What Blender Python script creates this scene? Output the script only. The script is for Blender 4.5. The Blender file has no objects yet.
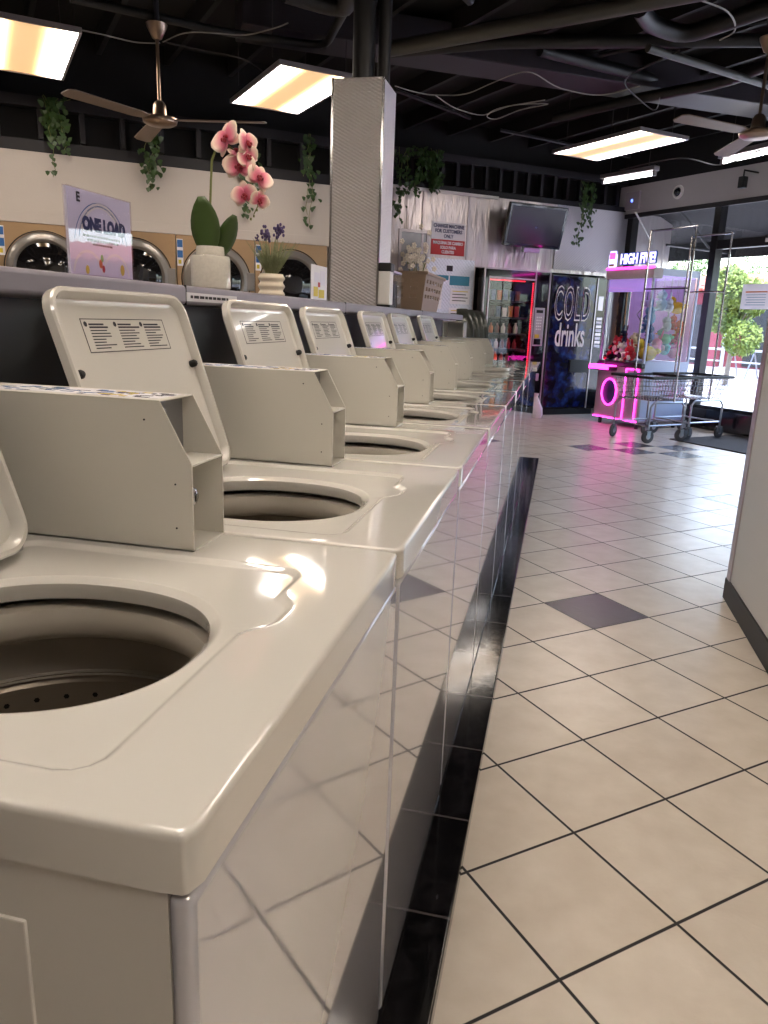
import bpy, bmesh, math, random
from mathutils import Vector, Matrix
from math import sin, cos, pi, radians as R
random.seed(7)
SC = bpy.context.scene
COL = SC.collection

# ------------------------------------------------------------------ camera
PAN, PITCH, ROLL, FOC = -.2208, .2523, -.0369, 747.3
CAM = Vector((.2133, 0, 1.2692))
TA = .7142                      # direction of the floor tiles and window wall
A = Vector((cos(TA), sin(TA), 0)); B = Vector((sin(TA), -cos(TA), 0))
TW = R(37.5)                    # direction of the back wall
A2 = Vector((cos(TW), sin(TW), 0)); B2 = Vector((sin(TW), -cos(TW), 0))
ZT = .9313                      # washer top
fw = Vector((sin(PAN)*cos(PITCH), cos(PAN)*cos(PITCH), -sin(PITCH)))
rt = Vector((cos(PAN), -sin(PAN), 0)); dn = fw.cross(rt)
cr = rt*cos(ROLL)+dn*sin(ROLL); cd = -rt*sin(ROLL)+dn*cos(ROLL)
cam = bpy.data.cameras.new('camera'); co = bpy.data.objects.new('camera', cam); COL.objects.link(co)
m = Matrix((cr, -cd, -fw)).transposed().to_4x4(); m.translation = CAM
co.matrix_world = m
cam.sensor_fit = 'HORIZONTAL'; cam.sensor_width = 36; cam.lens = FOC/768*36
cam.clip_start = .02; cam.clip_end = 500
SC.camera = co

def ray(px, py):
    return cr*((px-384)/FOC)+cd*((py-512)/FOC)+fw
def onz(px, py, z=0.):
    r = ray(px, py); return CAM+r*((z-CAM.z)/r.z)
def onp(px, py, P, n):
    r = ray(px, py); return CAM+r*((Vector(P)-CAM).dot(n)/r.dot(n))
def onx(px, py, x): return onp(px, py, (x, 0, 0), Vector((1, 0, 0)))
def ab(a, b, z=0.): return A*a+B*b+Vector((0, 0, z))
def ab2(a, b, z=0.): return A2*a+B2*b+Vector((0, 0, z))

# ------------------------------------------------------------------ materials
def lin(c):
    if isinstance(c, str):
        c = [int(c[i:i+2], 16)/255 for i in (0, 2, 4)]
        c = [x/12.92 if x <= .04045 else ((x+.055)/1.055)**2.4 for x in c]
    return (c[0], c[1], c[2], 1)
def mat(name, col, rough=.5, metal=0., var=.06, nscale=8., bump=0., bscale=60., coat=0., emit=None, es=0., trans=0., alpha=1., spec=.5, stretch=None):
    M = bpy.data.materials.new(name); M.use_nodes = True
    nt = M.node_tree; N = nt.nodes; L = nt.links
    b = N['Principled BSDF']; c = lin(col)
    tc = N.new('ShaderNodeTexCoord'); src = tc.outputs['Object']
    if stretch:
        mp = N.new('ShaderNodeMapping'); mp.inputs['Scale'].default_value = stretch
        L.new(src, mp.inputs[0]); src = mp.outputs[0]
    no = N.new('ShaderNodeTexNoise'); no.inputs['Scale'].default_value = nscale; no.inputs['Detail'].default_value = 3
    L.new(src, no.inputs['Vector'])
    mx = N.new('ShaderNodeMix'); mx.data_type = 'RGBA'
    mx.inputs[6].default_value = tuple(x*(1-var) for x in c[:3])+(1,)
    mx.inputs[7].default_value = tuple(min(1, x*(1+var)) for x in c[:3])+(1,)
    L.new(no.outputs['Fac'], mx.inputs[0]); L.new(mx.outputs[2], b.inputs['Base Color'])
    b.inputs['Roughness'].default_value = rough; b.inputs['Metallic'].default_value = metal
    b.inputs['Specular IOR Level'].default_value = spec
    b.inputs['Coat Weight'].default_value = coat; b.inputs['Coat IOR'].default_value = 2.1 if coat >= 1 else 1.5; b.inputs['Coat Roughness'].default_value = .03; b.inputs['Coat Roughness'].default_value = .04
    b.inputs['Transmission Weight'].default_value = trans; b.inputs['Alpha'].default_value = alpha
    if bump:
        n2 = N.new('ShaderNodeTexNoise'); n2.inputs['Scale'].default_value = bscale; n2.inputs['Detail'].default_value = 2
        L.new(src, n2.inputs['Vector'])
        bp = N.new('ShaderNodeBump'); bp.inputs['Strength'].default_value = bump; bp.inputs['Distance'].default_value = .01
        L.new(n2.outputs['Fac'], bp.inputs['Height']); L.new(bp.outputs[0], b.inputs['Normal'])
    if emit:
        b.inputs['Emission Color'].default_value = lin(emit); b.inputs['Emission Strength'].default_value = es
    return M
def glassy(name, tint, gl=.12, rough=.02):
    # thin pane: mostly transparent with a gloss
    M = bpy.data.materials.new(name); M.use_nodes = True; nt = M.node_tree; N = nt.nodes; L = nt.links
    N.remove(N['Principled BSDF']); out = N['Material Output']
    t = N.new('ShaderNodeBsdfTransparent'); t.inputs[0].default_value = lin(tint)
    g = N.new('ShaderNodeBsdfGlossy'); g.inputs['Roughness'].default_value = rough
    f = N.new('ShaderNodeLayerWeight'); f.inputs['Blend'].default_value = .5
    pw = N.new('ShaderNodeMath'); pw.operation = 'POWER'; pw.inputs[1].default_value = 4; L.new(f.outputs['Facing'], pw.inputs[0])
    ad = N.new('ShaderNodeMath'); ad.operation = 'MULTIPLY_ADD'; ad.inputs[1].default_value = .3; ad.inputs[2].default_value = gl*.25
    L.new(pw.outputs[0], ad.inputs[0])
    no = N.new('ShaderNodeTexNoise'); no.inputs['Scale'].default_value = 3
    m2 = N.new('ShaderNodeMath'); m2.operation = 'MULTIPLY_ADD'; m2.inputs[1].default_value = .02
    L.new(no.outputs['Fac'], m2.inputs[0]); L.new(ad.outputs[0], m2.inputs[2]); m2.use_clamp = True
    x = N.new('ShaderNodeMixShader'); L.new(m2.outputs[0], x.inputs[0]); L.new(t.outputs[0], x.inputs[1]); L.new(g.outputs[0], x.inputs[2])
    L.new(x.outputs[0], out.inputs[0]); return M

M = {}
M['enamel'] = mat('white enamel', 'dad7d0', .16, 0, .015, 5, .0, coat=.5)
M['enamel_top'] = mat('white porcelain top', 'dedbd4', .08, 0, .015, 5, .008, 25, coat=.9)
M['front'] = mat('glossy white front', 'c4c4cc', .05, 0, .01, 4, .02, 6, coat=1., spec=.8)
M['box'] = mat('satin cream paint', 'd2cfc6', .3, 0, .02, 5)
M['boxin'] = mat('grey steel plate', '8f8f92', .35, .6, .05, 20)
M['steel'] = mat('stainless tub', '8a8074', .35, .55, .1, 12)
M['ring'] = mat('pale plastic ring', 'c7c0b4', .35, 0, .03)
M['band'] = mat('grey tub wall', 'a39c92', .45, 0, .05)
M['hole'] = mat('black hole', '080808', .8)
M['black'] = mat('black rubber', '111113', .5)
M['gloss_black'] = mat('black gloss', '0c0c12', .12, 0, .2, 5, coat=.5)
M['chrome'] = mat('chrome', 'c9c9cc', .15, 1., .05)
M['zinc'] = mat('zinc wire', 'aeb0b8', .3, .9, .08)
M['nickel'] = mat('brushed nickel', 'a08a78', .28, .9, .08, 40)
M['dark_steel'] = mat('dark painted steel', '2b2930', .5, .2, .1)
M['darkgrey'] = mat('charcoal laminate', '26262c', .35, 0, .1, 3)
M['shelf'] = mat('grey laminate', '8f8c98', .4, 0, .06, 30)
M['wallwhite'] = mat('warm white wall paint', 'bdb4ac', .65, 0, .03, 2, .08, 40)
M['partition'] = mat('white wall panel', 'cfcdc9', .45, 0, .02, 3, .02, 30)
M['lintel'] = mat('grey white lintel paint', 'b3aeb0', .6, 0, .06, 3)
M['ceil'] = mat('black ceiling deck', '08070a', .85, 0, .3, 3)
M['joist'] = mat('black painted joist', '121013', .7, 0, .25, 6)
M['stud'] = mat('dark grey framing', '19161c', .6, 0, .15, 4)
M['pipe'] = mat('dark painted pipe', '1e1e20', .45, .1, .2, 3)
M['pipe_light'] = mat('grey painted pipe', '4a4945', .4, .1, .15, 3)
M['duct'] = mat('mauve grey duct', '2c272e', .5, .1, .15, 3)
M['cable'] = mat('white cable', '9a9792', .5)
M['cable_dark'] = mat('dark cable', '3a3638', .5)
M['paper'] = mat('white paper', 'e4e2e8', .6)
M['paper_lilac'] = mat('lilac paper', 'dcd9e8', .5)
M['ink'] = mat('black ink', '1e1c28', .6)
M['navy'] = mat('navy ink', '2a3060', .6)
M['blue'] = mat('blue print', '2d62a0', .5)
M['teal'] = mat('teal print', '2f7f9a', .5)
M['yellow'] = mat('yellow print', 'd0b838', .5)
M['red'] = mat('red print', 'b4141c', .5)
M['white'] = mat('white plastic', 'e6e4e0', .4)
M['orange'] = mat('orange print', 'd06a20', .5)
M['green_p'] = mat('green print', '60b050', .5)
M['gold'] = mat('bronze tan steel front', 'b89a78', .33, .75, .06, 4, stretch=(1, 1, 8))
M['ringgrey'] = mat('grey door ring', '8d8884', .3, .5, .05)
M['drumdark'] = mat('smoked door glass', '131214', .06, 0, .3, 3, coat=.6)
M['leaf'] = mat('orchid leaf', '3d5226', .3, 0, .2, 12)
M['ivy'] = mat('ivy leaf', '30491d', .45, 0, .35, 20)
M['stem'] = mat('green stem', '6a7038', .5, 0, .2, 20)
M['petal'] = None
M['lip'] = mat('crimson orchid lip', '8a0f24', .4, 0, .2, 30)
M['lav_leaf'] = mat('grey green lavender', '8a9068', .6, 0, .25, 30)
M['lav'] = mat('purple lavender', '4a3a66', .6, 0, .3, 60)
M['crackle'] = mat('speckled ceramic', 'c9c4b8', .2, 0, .14, 130, coat=.5)
M['cream'] = mat('cream ceramic', 'd8cdb8', .35, 0, .05)
M['taupe'] = mat('taupe plastic', '9a8470', .45, 0, .04)
M['chair'] = mat('dark grey shell plastic', '3e423e', .3, 0, .08)
M['tire'] = mat('grey rubber wheel', '4a474a', .6)
M['pavement'] = mat('sunlit pavement', 'c9c5c4', .8, 0, .05, .7)
M['asphalt'] = mat('street asphalt', 'a8a4a6', .8, 0, .07, .6)
M['redwall'] = mat('rose red stucco', '8e3e48', .8, 0, .08, 1)
M['rooftile'] = mat('terracotta roof tile', 'c4604a', .7, 0, .2, 3)
M['tree'] = mat('bright tree leaves', '8c9a4c', .6, 0, .4, 3)
M['hedge'] = mat('dusty green leaves', '6d8a4c', .6, 0, .4, 3)
M['bark'] = mat('pale bark', '8a7a6c', .8, 0, .15)
M['awning'] = mat('dark grey awning cloth', '201e22', .8, 0, .08, 2)
M['alum'] = mat('dark anodised frame', '141316', .35, .3, .1)
M['mat'] = mat('charcoal floor mat', '2c2a2e', .9, 0, .2, 60, .3, 200)
M['glass'] = glassy('window glass', (.93, .95, .96), .1)
M['acrylic'] = glassy('clear acrylic', (.93, .92, .97), .12)
M['screen'] = mat('dark grey screen', '2a2832', .22, 0, .1, 3, spec=.35)
M['lamp'] = None
M['tube'] = mat('fluorescent tube', 'ffffff', .5, emit=(1, .97, .95), es=9)
M['pink_neon'] = mat('pink neon', 'ff40d0', .4, emit=(1, .03, .55), es=5)
M['red_led'] = mat('red led', 'ff2030', .4, emit=(1, .02, .05), es=2.)
M['blue_led'] = mat('blue led', '4060ff', .4, emit=(.12, .2, 1), es=2.5)
M['clawwhite'] = mat('grey cabinet', 'a89fa6', .3, 0, .03)
M['clawside'] = mat('pale blue white cabinet', 'b4bedc', .3, 0, .05)
M['purple_led'] = mat('violet backlit panel', 'a060e0', .4, 0, .05, emit=(.5, .33, .8), es=.4)
M['violet'] = mat('violet printed back panel', 'bfa6cc', .4, 0, .15, 5, emit=(.5, .33, .62), es=.16)
M['vend_trim'] = mat('silver trim', 'b9b0b4', .3, .6)
M['signface'] = mat('lit sign face', 'b8b0ff', .4, emit=(.5, .45, 1), es=1.6)
def translucent(name, col):
    M_ = mat(name, col, .7); nt = M_.node_tree; N = nt.nodes; L = nt.links
    t = N.new('ShaderNodeBsdfTranslucent'); t.inputs[0].default_value = lin(col); x = N.new('ShaderNodeMixShader'); x.inputs[0].default_value = .45
    L.new(N['Principled BSDF'].outputs[0], x.inputs[1]); L.new(t.outputs[0], x.inputs[2]); L.new(x.outputs[0], N['Material Output'].inputs[0]); return M_
M['beige'] = translucent('beige poster', 'd9b999')
M['thin_paper'] = translucent('thin white paper', 'e6e2e6')
M['boxred'] = mat('cream printed card', 'd8d8d0', .6)

def petal_mat():
    M_ = bpy.data.materials.new('orchid petal'); M_.use_nodes = True; nt = M_.node_tree; N = nt.nodes; L = nt.links
    b = N['Principled BSDF']; at = N.new('ShaderNodeAttribute'); at.attribute_name = 'tint'
    no = N.new('ShaderNodeTexNoise'); no.inputs['Scale'].default_value = 60
    ad = N.new('ShaderNodeMath'); ad.operation = 'MULTIPLY_ADD'; ad.inputs[1].default_value = .25
    L.new(no.outputs['Fac'], ad.inputs[0]); L.new(at.outputs['Fac'], ad.inputs[2])
    cr_ = N.new('ShaderNodeValToRGB'); e = cr_.color_ramp.elements
    e[0].position = .12; e[0].color = lin('a8284f'); e[1].position = 1.1 if False else 1.; e[1].color = lin('f2dccb')
    k = e.new(.55); k.color = lin('e07890')
    L.new(ad.outputs[0], cr_.inputs[0]); L.new(cr_.outputs[0], b.inputs['Base Color'])
    b.inputs['Roughness'].default_value = .45; b.inputs['Subsurface Weight'].default_value = .1
    b.inputs['Subsurface Radius'].default_value = (.01, .005, .005)
    return M_
M['petal'] = petal_mat()

def lamp_mat():
    M_ = bpy.data.materials.new('fluorescent diffuser'); M_.use_nodes = True; nt = M_.node_tree; N = nt.nodes; L = nt.links
    b = N['Principled BSDF']; tc = N.new('ShaderNodeTexCoord'); sp = N.new('ShaderNodeSeparateXYZ'); L.new(tc.outputs['Object'], sp.inputs[0])
    # two tubes behind an opal diffuser: brighter towards the two long sides
    ab_ = N.new('ShaderNodeMath'); ab_.operation = 'ABSOLUTE'; L.new(sp.outputs[0], ab_.inputs[0])
    mr = N.new('ShaderNodeMapRange'); mr.inputs[1].default_value = .05; mr.inputs[2].default_value = .3; mr.inputs[3].default_value = 0; mr.inputs[4].default_value = 1
    L.new(ab_.outputs[0], mr.inputs[0])
    pw = N.new('ShaderNodeMath'); pw.operation = 'POWER'; pw.inputs[1].default_value = 2.2; L.new(mr.outputs[0], pw.inputs[0])
    ma = N.new('ShaderNodeMath'); ma.operation = 'MULTIPLY_ADD'; ma.inputs[1].default_value = 3.1; ma.inputs[2].default_value = .065; L.new(pw.outputs[0], ma.inputs[0])
    rp = N.new('ShaderNodeValToRGB'); rp.color_ramp.elements[0].color = (1, .6, .24, 1); rp.color_ramp.elements[1].color = (1, .96, .91, 1)
    mr2 = N.new('ShaderNodeMapRange'); mr2.inputs[1].default_value = .1; mr2.inputs[2].default_value = .29
    L.new(ab_.outputs[0], mr2.inputs[0]); L.new(mr2.outputs[0], rp.inputs[0])
    mu = N.new('ShaderNodeMath'); mu.operation = 'MULTIPLY'; mu.inputs[1].default_value = LAMP; L.new(ma.outputs[0], mu.inputs[0])
    L.new(rp.outputs[0], b.inputs['Emission Color']); L.new(mu.outputs[0], b.inputs['Emission Strength'])
    b.inputs['Base Color'].default_value = (.8, .75, .65, 1)
    return M_
LAMP = 6.8
M['lamp'] = lamp_mat()

def floor_mat():
    M_ = bpy.data.materials.new('cream ceramic floor tile'); M_.use_nodes = True; nt = M_.node_tree; N = nt.nodes; L = nt.links
    b = N['Principled BSDF']; tc = N.new('ShaderNodeTexCoord'); sp = N.new('ShaderNodeSeparateXYZ'); L.new(tc.outputs['Object'], sp.inputs[0])
    def mth(op, a, c=None, d=None):
        n = N.new('ShaderNodeMath'); n.operation = op
        for i, v in enumerate((a, c, d)):
            if v is None: continue
            if isinstance(v, (int, float)): n.inputs[i].default_value = v
            else: L.new(v, n.inputs[i])
        return n.outputs[0]
    s = .333; T = Vector((.3566, 1.7449, 0))
    def coord(D):
        return mth('DIVIDE', mth('SUBTRACT', mth('ADD', mth('MULTIPLY', sp.outputs[0], D.x), mth('MULTIPLY', sp.outputs[1], D.y)), T.dot(D)), s)
    u, v = coord(A), coord(B)
    def line(w):
        f = mth('ABSOLUTE', mth('SUBTRACT', mth('FRACT', w), .5)); return mth('SMOOTH_MIN', 1.0, 1.0) if False else f
    g = mth('MAXIMUM', line(u), line(v))
    gr = N.new('ShaderNodeMapRange'); gr.inputs[1].default_value = .485; gr.inputs[2].default_value = .4915; L.new(g, gr.inputs[0])
    cu, cv = mth('FLOOR', u), mth('FLOOR', v)
    tot = None
    for ci, cj in ((3, -4), (15, -15), (14, -14), (15, -13), (11, -8), (16, -14), (13, -15)):
        q = mth('MULTIPLY', mth('COMPARE', cu, float(ci), .3), mth('COMPARE', cv, float(cj), .3))
        tot = q if tot is None else mth('ADD', tot, q)
    # per tile tone
    cb = N.new('ShaderNodeCombineXYZ'); L.new(cu, cb.inputs[0]); L.new(cv, cb.inputs[1])
    wn = N.new('ShaderNodeTexWhiteNoise'); L.new(cb.outputs[0], wn.inputs['Vector'])
    no = N.new('ShaderNodeTexNoise'); no.inputs['Scale'].default_value = 9; no.inputs['Detail'].default_value = 6; L.new(tc.outputs['Object'], no.inputs['Vector'])
    ton = mth('ADD', mth('MULTIPLY', wn.outputs[0], .25), mth('MULTIPLY', no.outputs['Fac'], .9))
    m1 = N.new('ShaderNodeMix'); m1.data_type = 'RGBA'; m1.inputs[6].default_value = lin('cabdad'); m1.inputs[7].default_value = lin('e8dfd3'); L.new(ton, m1.inputs[0])
    m2 = N.new('ShaderNodeMix'); m2.data_type = 'RGBA'; m2.inputs[7].default_value = lin('5e575c'); L.new(tot, m2.inputs[0]); L.new(m1.outputs[2], m2.inputs[6])
    m3 = N.new('ShaderNodeMix'); m3.data_type = 'RGBA'; m3.inputs[7].default_value = lin('1e1c1c'); L.new(gr.outputs[0], m3.inputs[0]); L.new(m2.outputs[2], m3.inputs[6])
    L.new(m3.outputs[2], b.inputs['Base Color'])
    L.new(mth('ADD', mth('MULTIPLY', gr.outputs[0], .4), .27), b.inputs['Roughness'])
    n2 = N.new('ShaderNodeTexNoise'); n2.inputs['Scale'].default_value = 14; n2.inputs['Detail'].default_value = 5; n2.inputs['Distortion'].default_value = 1.2
    L.new(tc.outputs['Object'], n2.inputs['Vector'])
    h = mth('SUBTRACT', mth('MULTIPLY', n2.outputs['Fac'], .35), mth('MULTIPLY', gr.outputs[0], .5))
    bp = N.new('ShaderNodeBump'); bp.inputs['Strength'].default_value = .35; bp.inputs['Distance'].default_value = .01; L.new(h, bp.inputs['Height']); L.new(bp.outputs[0], b.inputs['Normal'])
    return M_
M['floor'] = floor_mat()

def curb_mat():
    M_ = bpy.data.materials.new('black glazed curb tile'); M_.use_nodes = True; nt = M_.node_tree; N = nt.nodes; L = nt.links
    b = N['Principled BSDF']; tc = N.new('ShaderNodeTexCoord'); sp = N.new('ShaderNodeSeparateXYZ'); L.new(tc.outputs['Object'], sp.inputs[0])
    d = N.new('ShaderNodeMath'); d.operation = 'DIVIDE'; d.inputs[1].default_value = .33; L.new(sp.outputs[1], d.inputs[0])
    f = N.new('ShaderNodeMath'); f.operation = 'FRACT'; L.new(d.outputs[0], f.inputs[0])
    s_ = N.new('ShaderNodeMath'); s_.operation = 'SUBTRACT'; s_.inputs[1].default_value = .5; L.new(f.outputs[0], s_.inputs[0])
    a = N.new('ShaderNodeMath'); a.operation = 'ABSOLUTE'; L.new(s_.outputs[0], a.inputs[0])
    mr = N.new('ShaderNodeMapRange'); mr.inputs[1].default_value = .488; mr.inputs[2].default_value = .493; L.new(a.outputs[0], mr.inputs[0])
    no = N.new('ShaderNodeTexNoise'); no.inputs['Scale'].default_value = 12; no.inputs['Detail'].default_value = 5; no.inputs['Distortion'].default_value = 1.5; L.new(tc.outputs['Object'], no.inputs['Vector'])
    rp = N.new('ShaderNodeValToRGB'); rp.color_ramp.elements[0].position = .45; rp.color_ramp.elements[0].color = lin('050507'); rp.color_ramp.elements[1].position = .9; rp.color_ramp.elements[1].color = lin('2a282c'); L.new(no.outputs['Fac'], rp.inputs[0])
    mx = N.new('ShaderNodeMix'); mx.data_type = 'RGBA'; mx.inputs[7].default_value = lin('4a4646'); L.new(mr.outputs[0], mx.inputs[0]); L.new(rp.outputs[0], mx.inputs[6]); L.new(mx.outputs[2], b.inputs['Base Color'])
    b.inputs['Roughness'].default_value = .1; b.inputs['Specular IOR Level'].default_value = .35
    bp = N.new('ShaderNodeBump'); bp.inputs['Strength'].default_value = .12; bp.inputs['Distance'].default_value = .003; L.new(no.outputs['Fac'], bp.inputs['Height']); L.new(bp.outputs[0], b.inputs['Normal'])
    return M_
M['curb'] = curb_mat()

def embossed(name, col, ku, kv, rough, strength=.6, axis='XYZ'):
    # sheet metal pressed in rows of small bumps
    M_ = bpy.data.materials.new(name); M_.use_nodes = True; nt = M_.node_tree; N = nt.nodes; L = nt.links
    b = N['Principled BSDF']; tc = N.new('ShaderNodeTexCoord'); sp = N.new('ShaderNodeSeparateXYZ'); L.new(tc.outputs['Object'], sp.inputs[0])
    ad = N.new('ShaderNodeMath'); ad.operation = 'ADD'; L.new(sp.outputs[0], ad.inputs[0]); L.new(sp.outputs[1], ad.inputs[1])
    def sn(src, k):
        a = N.new('ShaderNodeMath'); a.operation = 'MULTIPLY'; a.inputs[1].default_value = k; L.new(src, a.inputs[0])
        c = N.new('ShaderNodeMath'); c.operation = 'SINE'; L.new(a.outputs[0], c.inputs[0]); return c.outputs[0]
    p = N.new('ShaderNodeMath'); p.operation = 'MULTIPLY'; L.new(sn(ad.outputs[0], ku), p.inputs[0]); L.new(sn(sp.outputs[2], kv), p.inputs[1])
    bp = N.new('ShaderNodeBump'); bp.inputs['Strength'].default_value = strength; bp.inputs['Distance'].default_value = .004; L.new(p.outputs[0], bp.inputs['Height'])
    no = N.new('ShaderNodeTexNoise'); no.inputs['Scale'].default_value = 1.5; L.new(tc.outputs['Object'], no.inputs['Vector'])
    b2 = N.new('ShaderNodeBump'); b2.inputs['Strength'].default_value = .3; b2.inputs['Distance'].default_value = .1; L.new(no.outputs['Fac'], b2.inputs['Height']); L.new(bp.outputs[0], b2.inputs['Normal'])
    L.new(b2.outputs[0], b.inputs['Normal'])
    b.inputs['Base Color'].default_value = lin(col); b.inputs['Metallic'].default_value = .9; b.inputs['Roughness'].default_value = rough
    return M_
M['emboss'] = embossed('embossed aluminium', 'e6e2e2', 2*pi/.034, 2*pi/.018, .38, .8)
M['emboss2'] = embossed('quilted aluminium', 'b9b5ba', 2*pi/.03, 2*pi/.03, .32, .8)
M['diamond'] = embossed('diamond plate board', 'd4d8e4', 2*pi/.05, 2*pi/.05, .4, .8)
def wavy_metal():
    M_ = bpy.data.materials.new('rippled aluminium wall sheet'); M_.use_nodes = True; nt = M_.node_tree; N = nt.nodes; L = nt.links
    b = N['Principled BSDF']; tc = N.new('ShaderNodeTexCoord'); mp = N.new('ShaderNodeMapping'); mp.inputs['Scale'].default_value = (5, 5, .9); L.new(tc.outputs['Object'], mp.inputs[0])
    no = N.new('ShaderNodeTexNoise'); no.inputs['Scale'].default_value = 1.6; no.inputs['Detail'].default_value = 4; no.inputs['Distortion'].default_value = .4; L.new(mp.outputs[0], no.inputs['Vector'])
    bp = N.new('ShaderNodeBump'); bp.inputs['Strength'].default_value = .8; bp.inputs['Distance'].default_value = .05; L.new(no.outputs['Fac'], bp.inputs['Height']); L.new(bp.outputs[0], b.inputs['Normal'])
    b.inputs['Base Color'].default_value = lin('cfc6c6'); b.inputs['Metallic'].default_value = .75; b.inputs['Roughness'].default_value = .3
    return M_
M['wavy'] = wavy_metal()
def drinks_mat():
    M_ = bpy.data.materials.new('dark blue drinks front'); M_.use_nodes = True; nt = M_.node_tree; N = nt.nodes; L = nt.links
    b = N['Principled BSDF']; tc = N.new('ShaderNodeTexCoord'); no = N.new('ShaderNodeTexNoise'); no.inputs['Scale'].default_value = 7; no.inputs['Detail'].default_value = 5; L.new(tc.outputs['Object'], no.inputs['Vector'])
    rp = N.new('ShaderNodeValToRGB'); e = rp.color_ramp.elements; e[0].position = .42; e[0].color = lin('07070f'); e[1].position = .75; e[1].color = lin('26509a'); k = e.new(.56); k.color = lin('141c4c')
    L.new(no.outputs['Fac'], rp.inputs[0]); L.new(rp.outputs[0], b.inputs['Base Color']); b.inputs['Roughness'].default_value = .14; b.inputs['Coat Weight'].default_value = .15
    return M_
M['drinks'] = drinks_mat()
def mesh_mat(name, col, n=30.):
    return mat(name, col, .4, .6)

# ------------------------------------------------------------------ mesh builder
class MB:
    def __init__(s): s.bm = bmesh.new(); s.mats = []; s.sm = False
    def mi(s, m):
        if m not in s.mats: s.mats.append(m)
        return s.mats.index(m)
    def _n(s, f0, m, smooth=False):
        s.bm.faces.ensure_lookup_table(); i = s.mi(m)
        for f in s.bm.faces[f0:]: f.material_index = i; f.smooth = smooth
    def box(s, lo, hi, m=None, bev=0., seg=2, T=None):
        lo = Vector(lo); hi = Vector(hi)
        t = bmesh.new(); bmesh.ops.create_cube(t, size=1)
        for v in t.verts: v.co = Vector((lo[i]+(v.co[i]+.5)*(hi[i]-lo[i]) for i in range(3)))
        if bev: bmesh.ops.bevel(t, geom=t.edges[:], offset=bev, segments=seg, affect='EDGES', profile=.5)
        return s.merge(t, m, T, smooth=bool(bev), flat=bev*1.6)
    def merge(s, t, m=None, T=None, smooth=False, flat=0.):
        if T is not None: bmesh.ops.transform(t, matrix=T, verts=t.verts)
        mp = {}; i = s.mi(m)
        for v in t.verts: mp[v] = s.bm.verts.new(v.co)
        for f in t.faces:
            try:
                g = s.bm.faces.new([mp[v] for v in f.verts]); g.material_index = i; g.smooth = smooth and not (flat and min(e.calc_length() for e in f.edges) > flat)
            except ValueError: pass
        t.free(); return s
    def tube(s, pts, r, m=None, n=8, cap=True, closed=False):
        pts = [Vector(p) for p in pts]; k = len(pts); rings = []; i = s.mi(m); up = None
        for j, p in enumerate(pts):
            if closed: d = (pts[(j+1) % k]-pts[j-1])
            else: d = (pts[min(j+1, k-1)]-pts[max(j-1, 0)])
            d.normalize()
            if up is None:
                up = Vector((0, 0, 1)) if abs(d.z) < .9 else Vector((1, 0, 0))
            x = up-d*up.dot(d)
            if x.length < 1e-4: x = d.orthogonal()
            x.normalize(); up = x; y = d.cross(x)
            rr = r[j] if isinstance(r, (list, tuple)) else r
            rings.append([s.bm.verts.new(p+x*cos(2*pi*q/n)*rr+y*sin(2*pi*q/n)*rr) for q in range(n)])
        rng = range(k) if closed else range(k-1)
        for j in rng:
            a, b = rings[j], rings[(j+1) % k]
            for q in range(n):
                f = s.bm.faces.new((a[q], a[(q+1) % n], b[(q+1) % n], b[q])); f.smooth = True; f.material_index = i
        if cap and not closed:
            for rg in (rings[0][::-1], rings[-1]):
                f = s.bm.faces.new(rg); f.material_index = i
        return s
    def lathe(s, prof, m=None, c=(0, 0, 0), n=32, ax='z', sx=1, sy=1, cap=False, T=None):
        i = s.mi(m); c = Vector(c); rings = []
        for r, z in prof:
            ring = []
            for q in range(n):
                t = 2*pi*q/n; u, v = r*cos(t)*sx, r*sin(t)*sy
                P = {'z': Vector((u, v, z)), 'x': Vector((z, u, v)), 'y': Vector((u, z, v))}[ax]
                if T is not None: P = T @ P
                ring.append(s.bm.verts.new(c+P))
            rings.append(ring)
        for j in range(len(rings)-1):
            a, b = rings[j], rings[j+1]
            for q in range(n):
                f = s.bm.faces.new((a[q], a[(q+1) % n], b[(q+1) % n], b[q])); f.smooth = True; f.material_index = i
        if cap:
            for rg in (rings[0][::-1], rings[-1]):
                f = s.bm.faces.new(rg); f.material_index = i
        return s
    def prism(s, poly, axis, lo, hi, m=None, bev=0.):
        # poly in the two other axes (x: y,z / y: x,z / z: x,y)
        t = bmesh.new()
        def P(p, h): return {'x': (h, p[0], p[1]), 'y': (p[0], h, p[1]), 'z': (p[0], p[1], h)}[axis]
        a = [t.verts.new(P(p, lo)) for p in poly]; b = [t.verts.new(P(p, hi)) for p in poly]
        t.faces.new(a); t.faces.new(b[::-1]); n = len(poly)
        for q in range(n): t.faces.new((a[q], b[q], b[(q+1) % n], a[(q+1) % n]))
        bmesh.ops.recalc_face_normals(t, faces=t.faces)
        if bev: bmesh.ops.bevel(t, geom=t.edges[:], offset=bev, segments=2, affect='EDGES', profile=.5)
        return s.merge(t, m, smooth=bool(bev), flat=bev*1.6)
    def quad(s, pts, m=None, smooth=False):
        f = s.bm.faces.new([s.bm.verts.new(p) for p in pts]); f.material_index = s.mi(m); f.smooth = smooth; return s
    def ball(s, c, r, m=None, n=12, T=None):
        t = bmesh.new(); bmesh.ops.create_uvsphere(t, u_segments=n, v_segments=max(6, n*2//3), radius=1)
        r = r if isinstance(r, (tuple, list)) else (r, r, r)
        X = Matrix.Translation(c) @ (T.to_4x4() if T is not None else Matrix()) @ Matrix.Diagonal((*r, 1))
        return s.merge(t, m, X, True)
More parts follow.
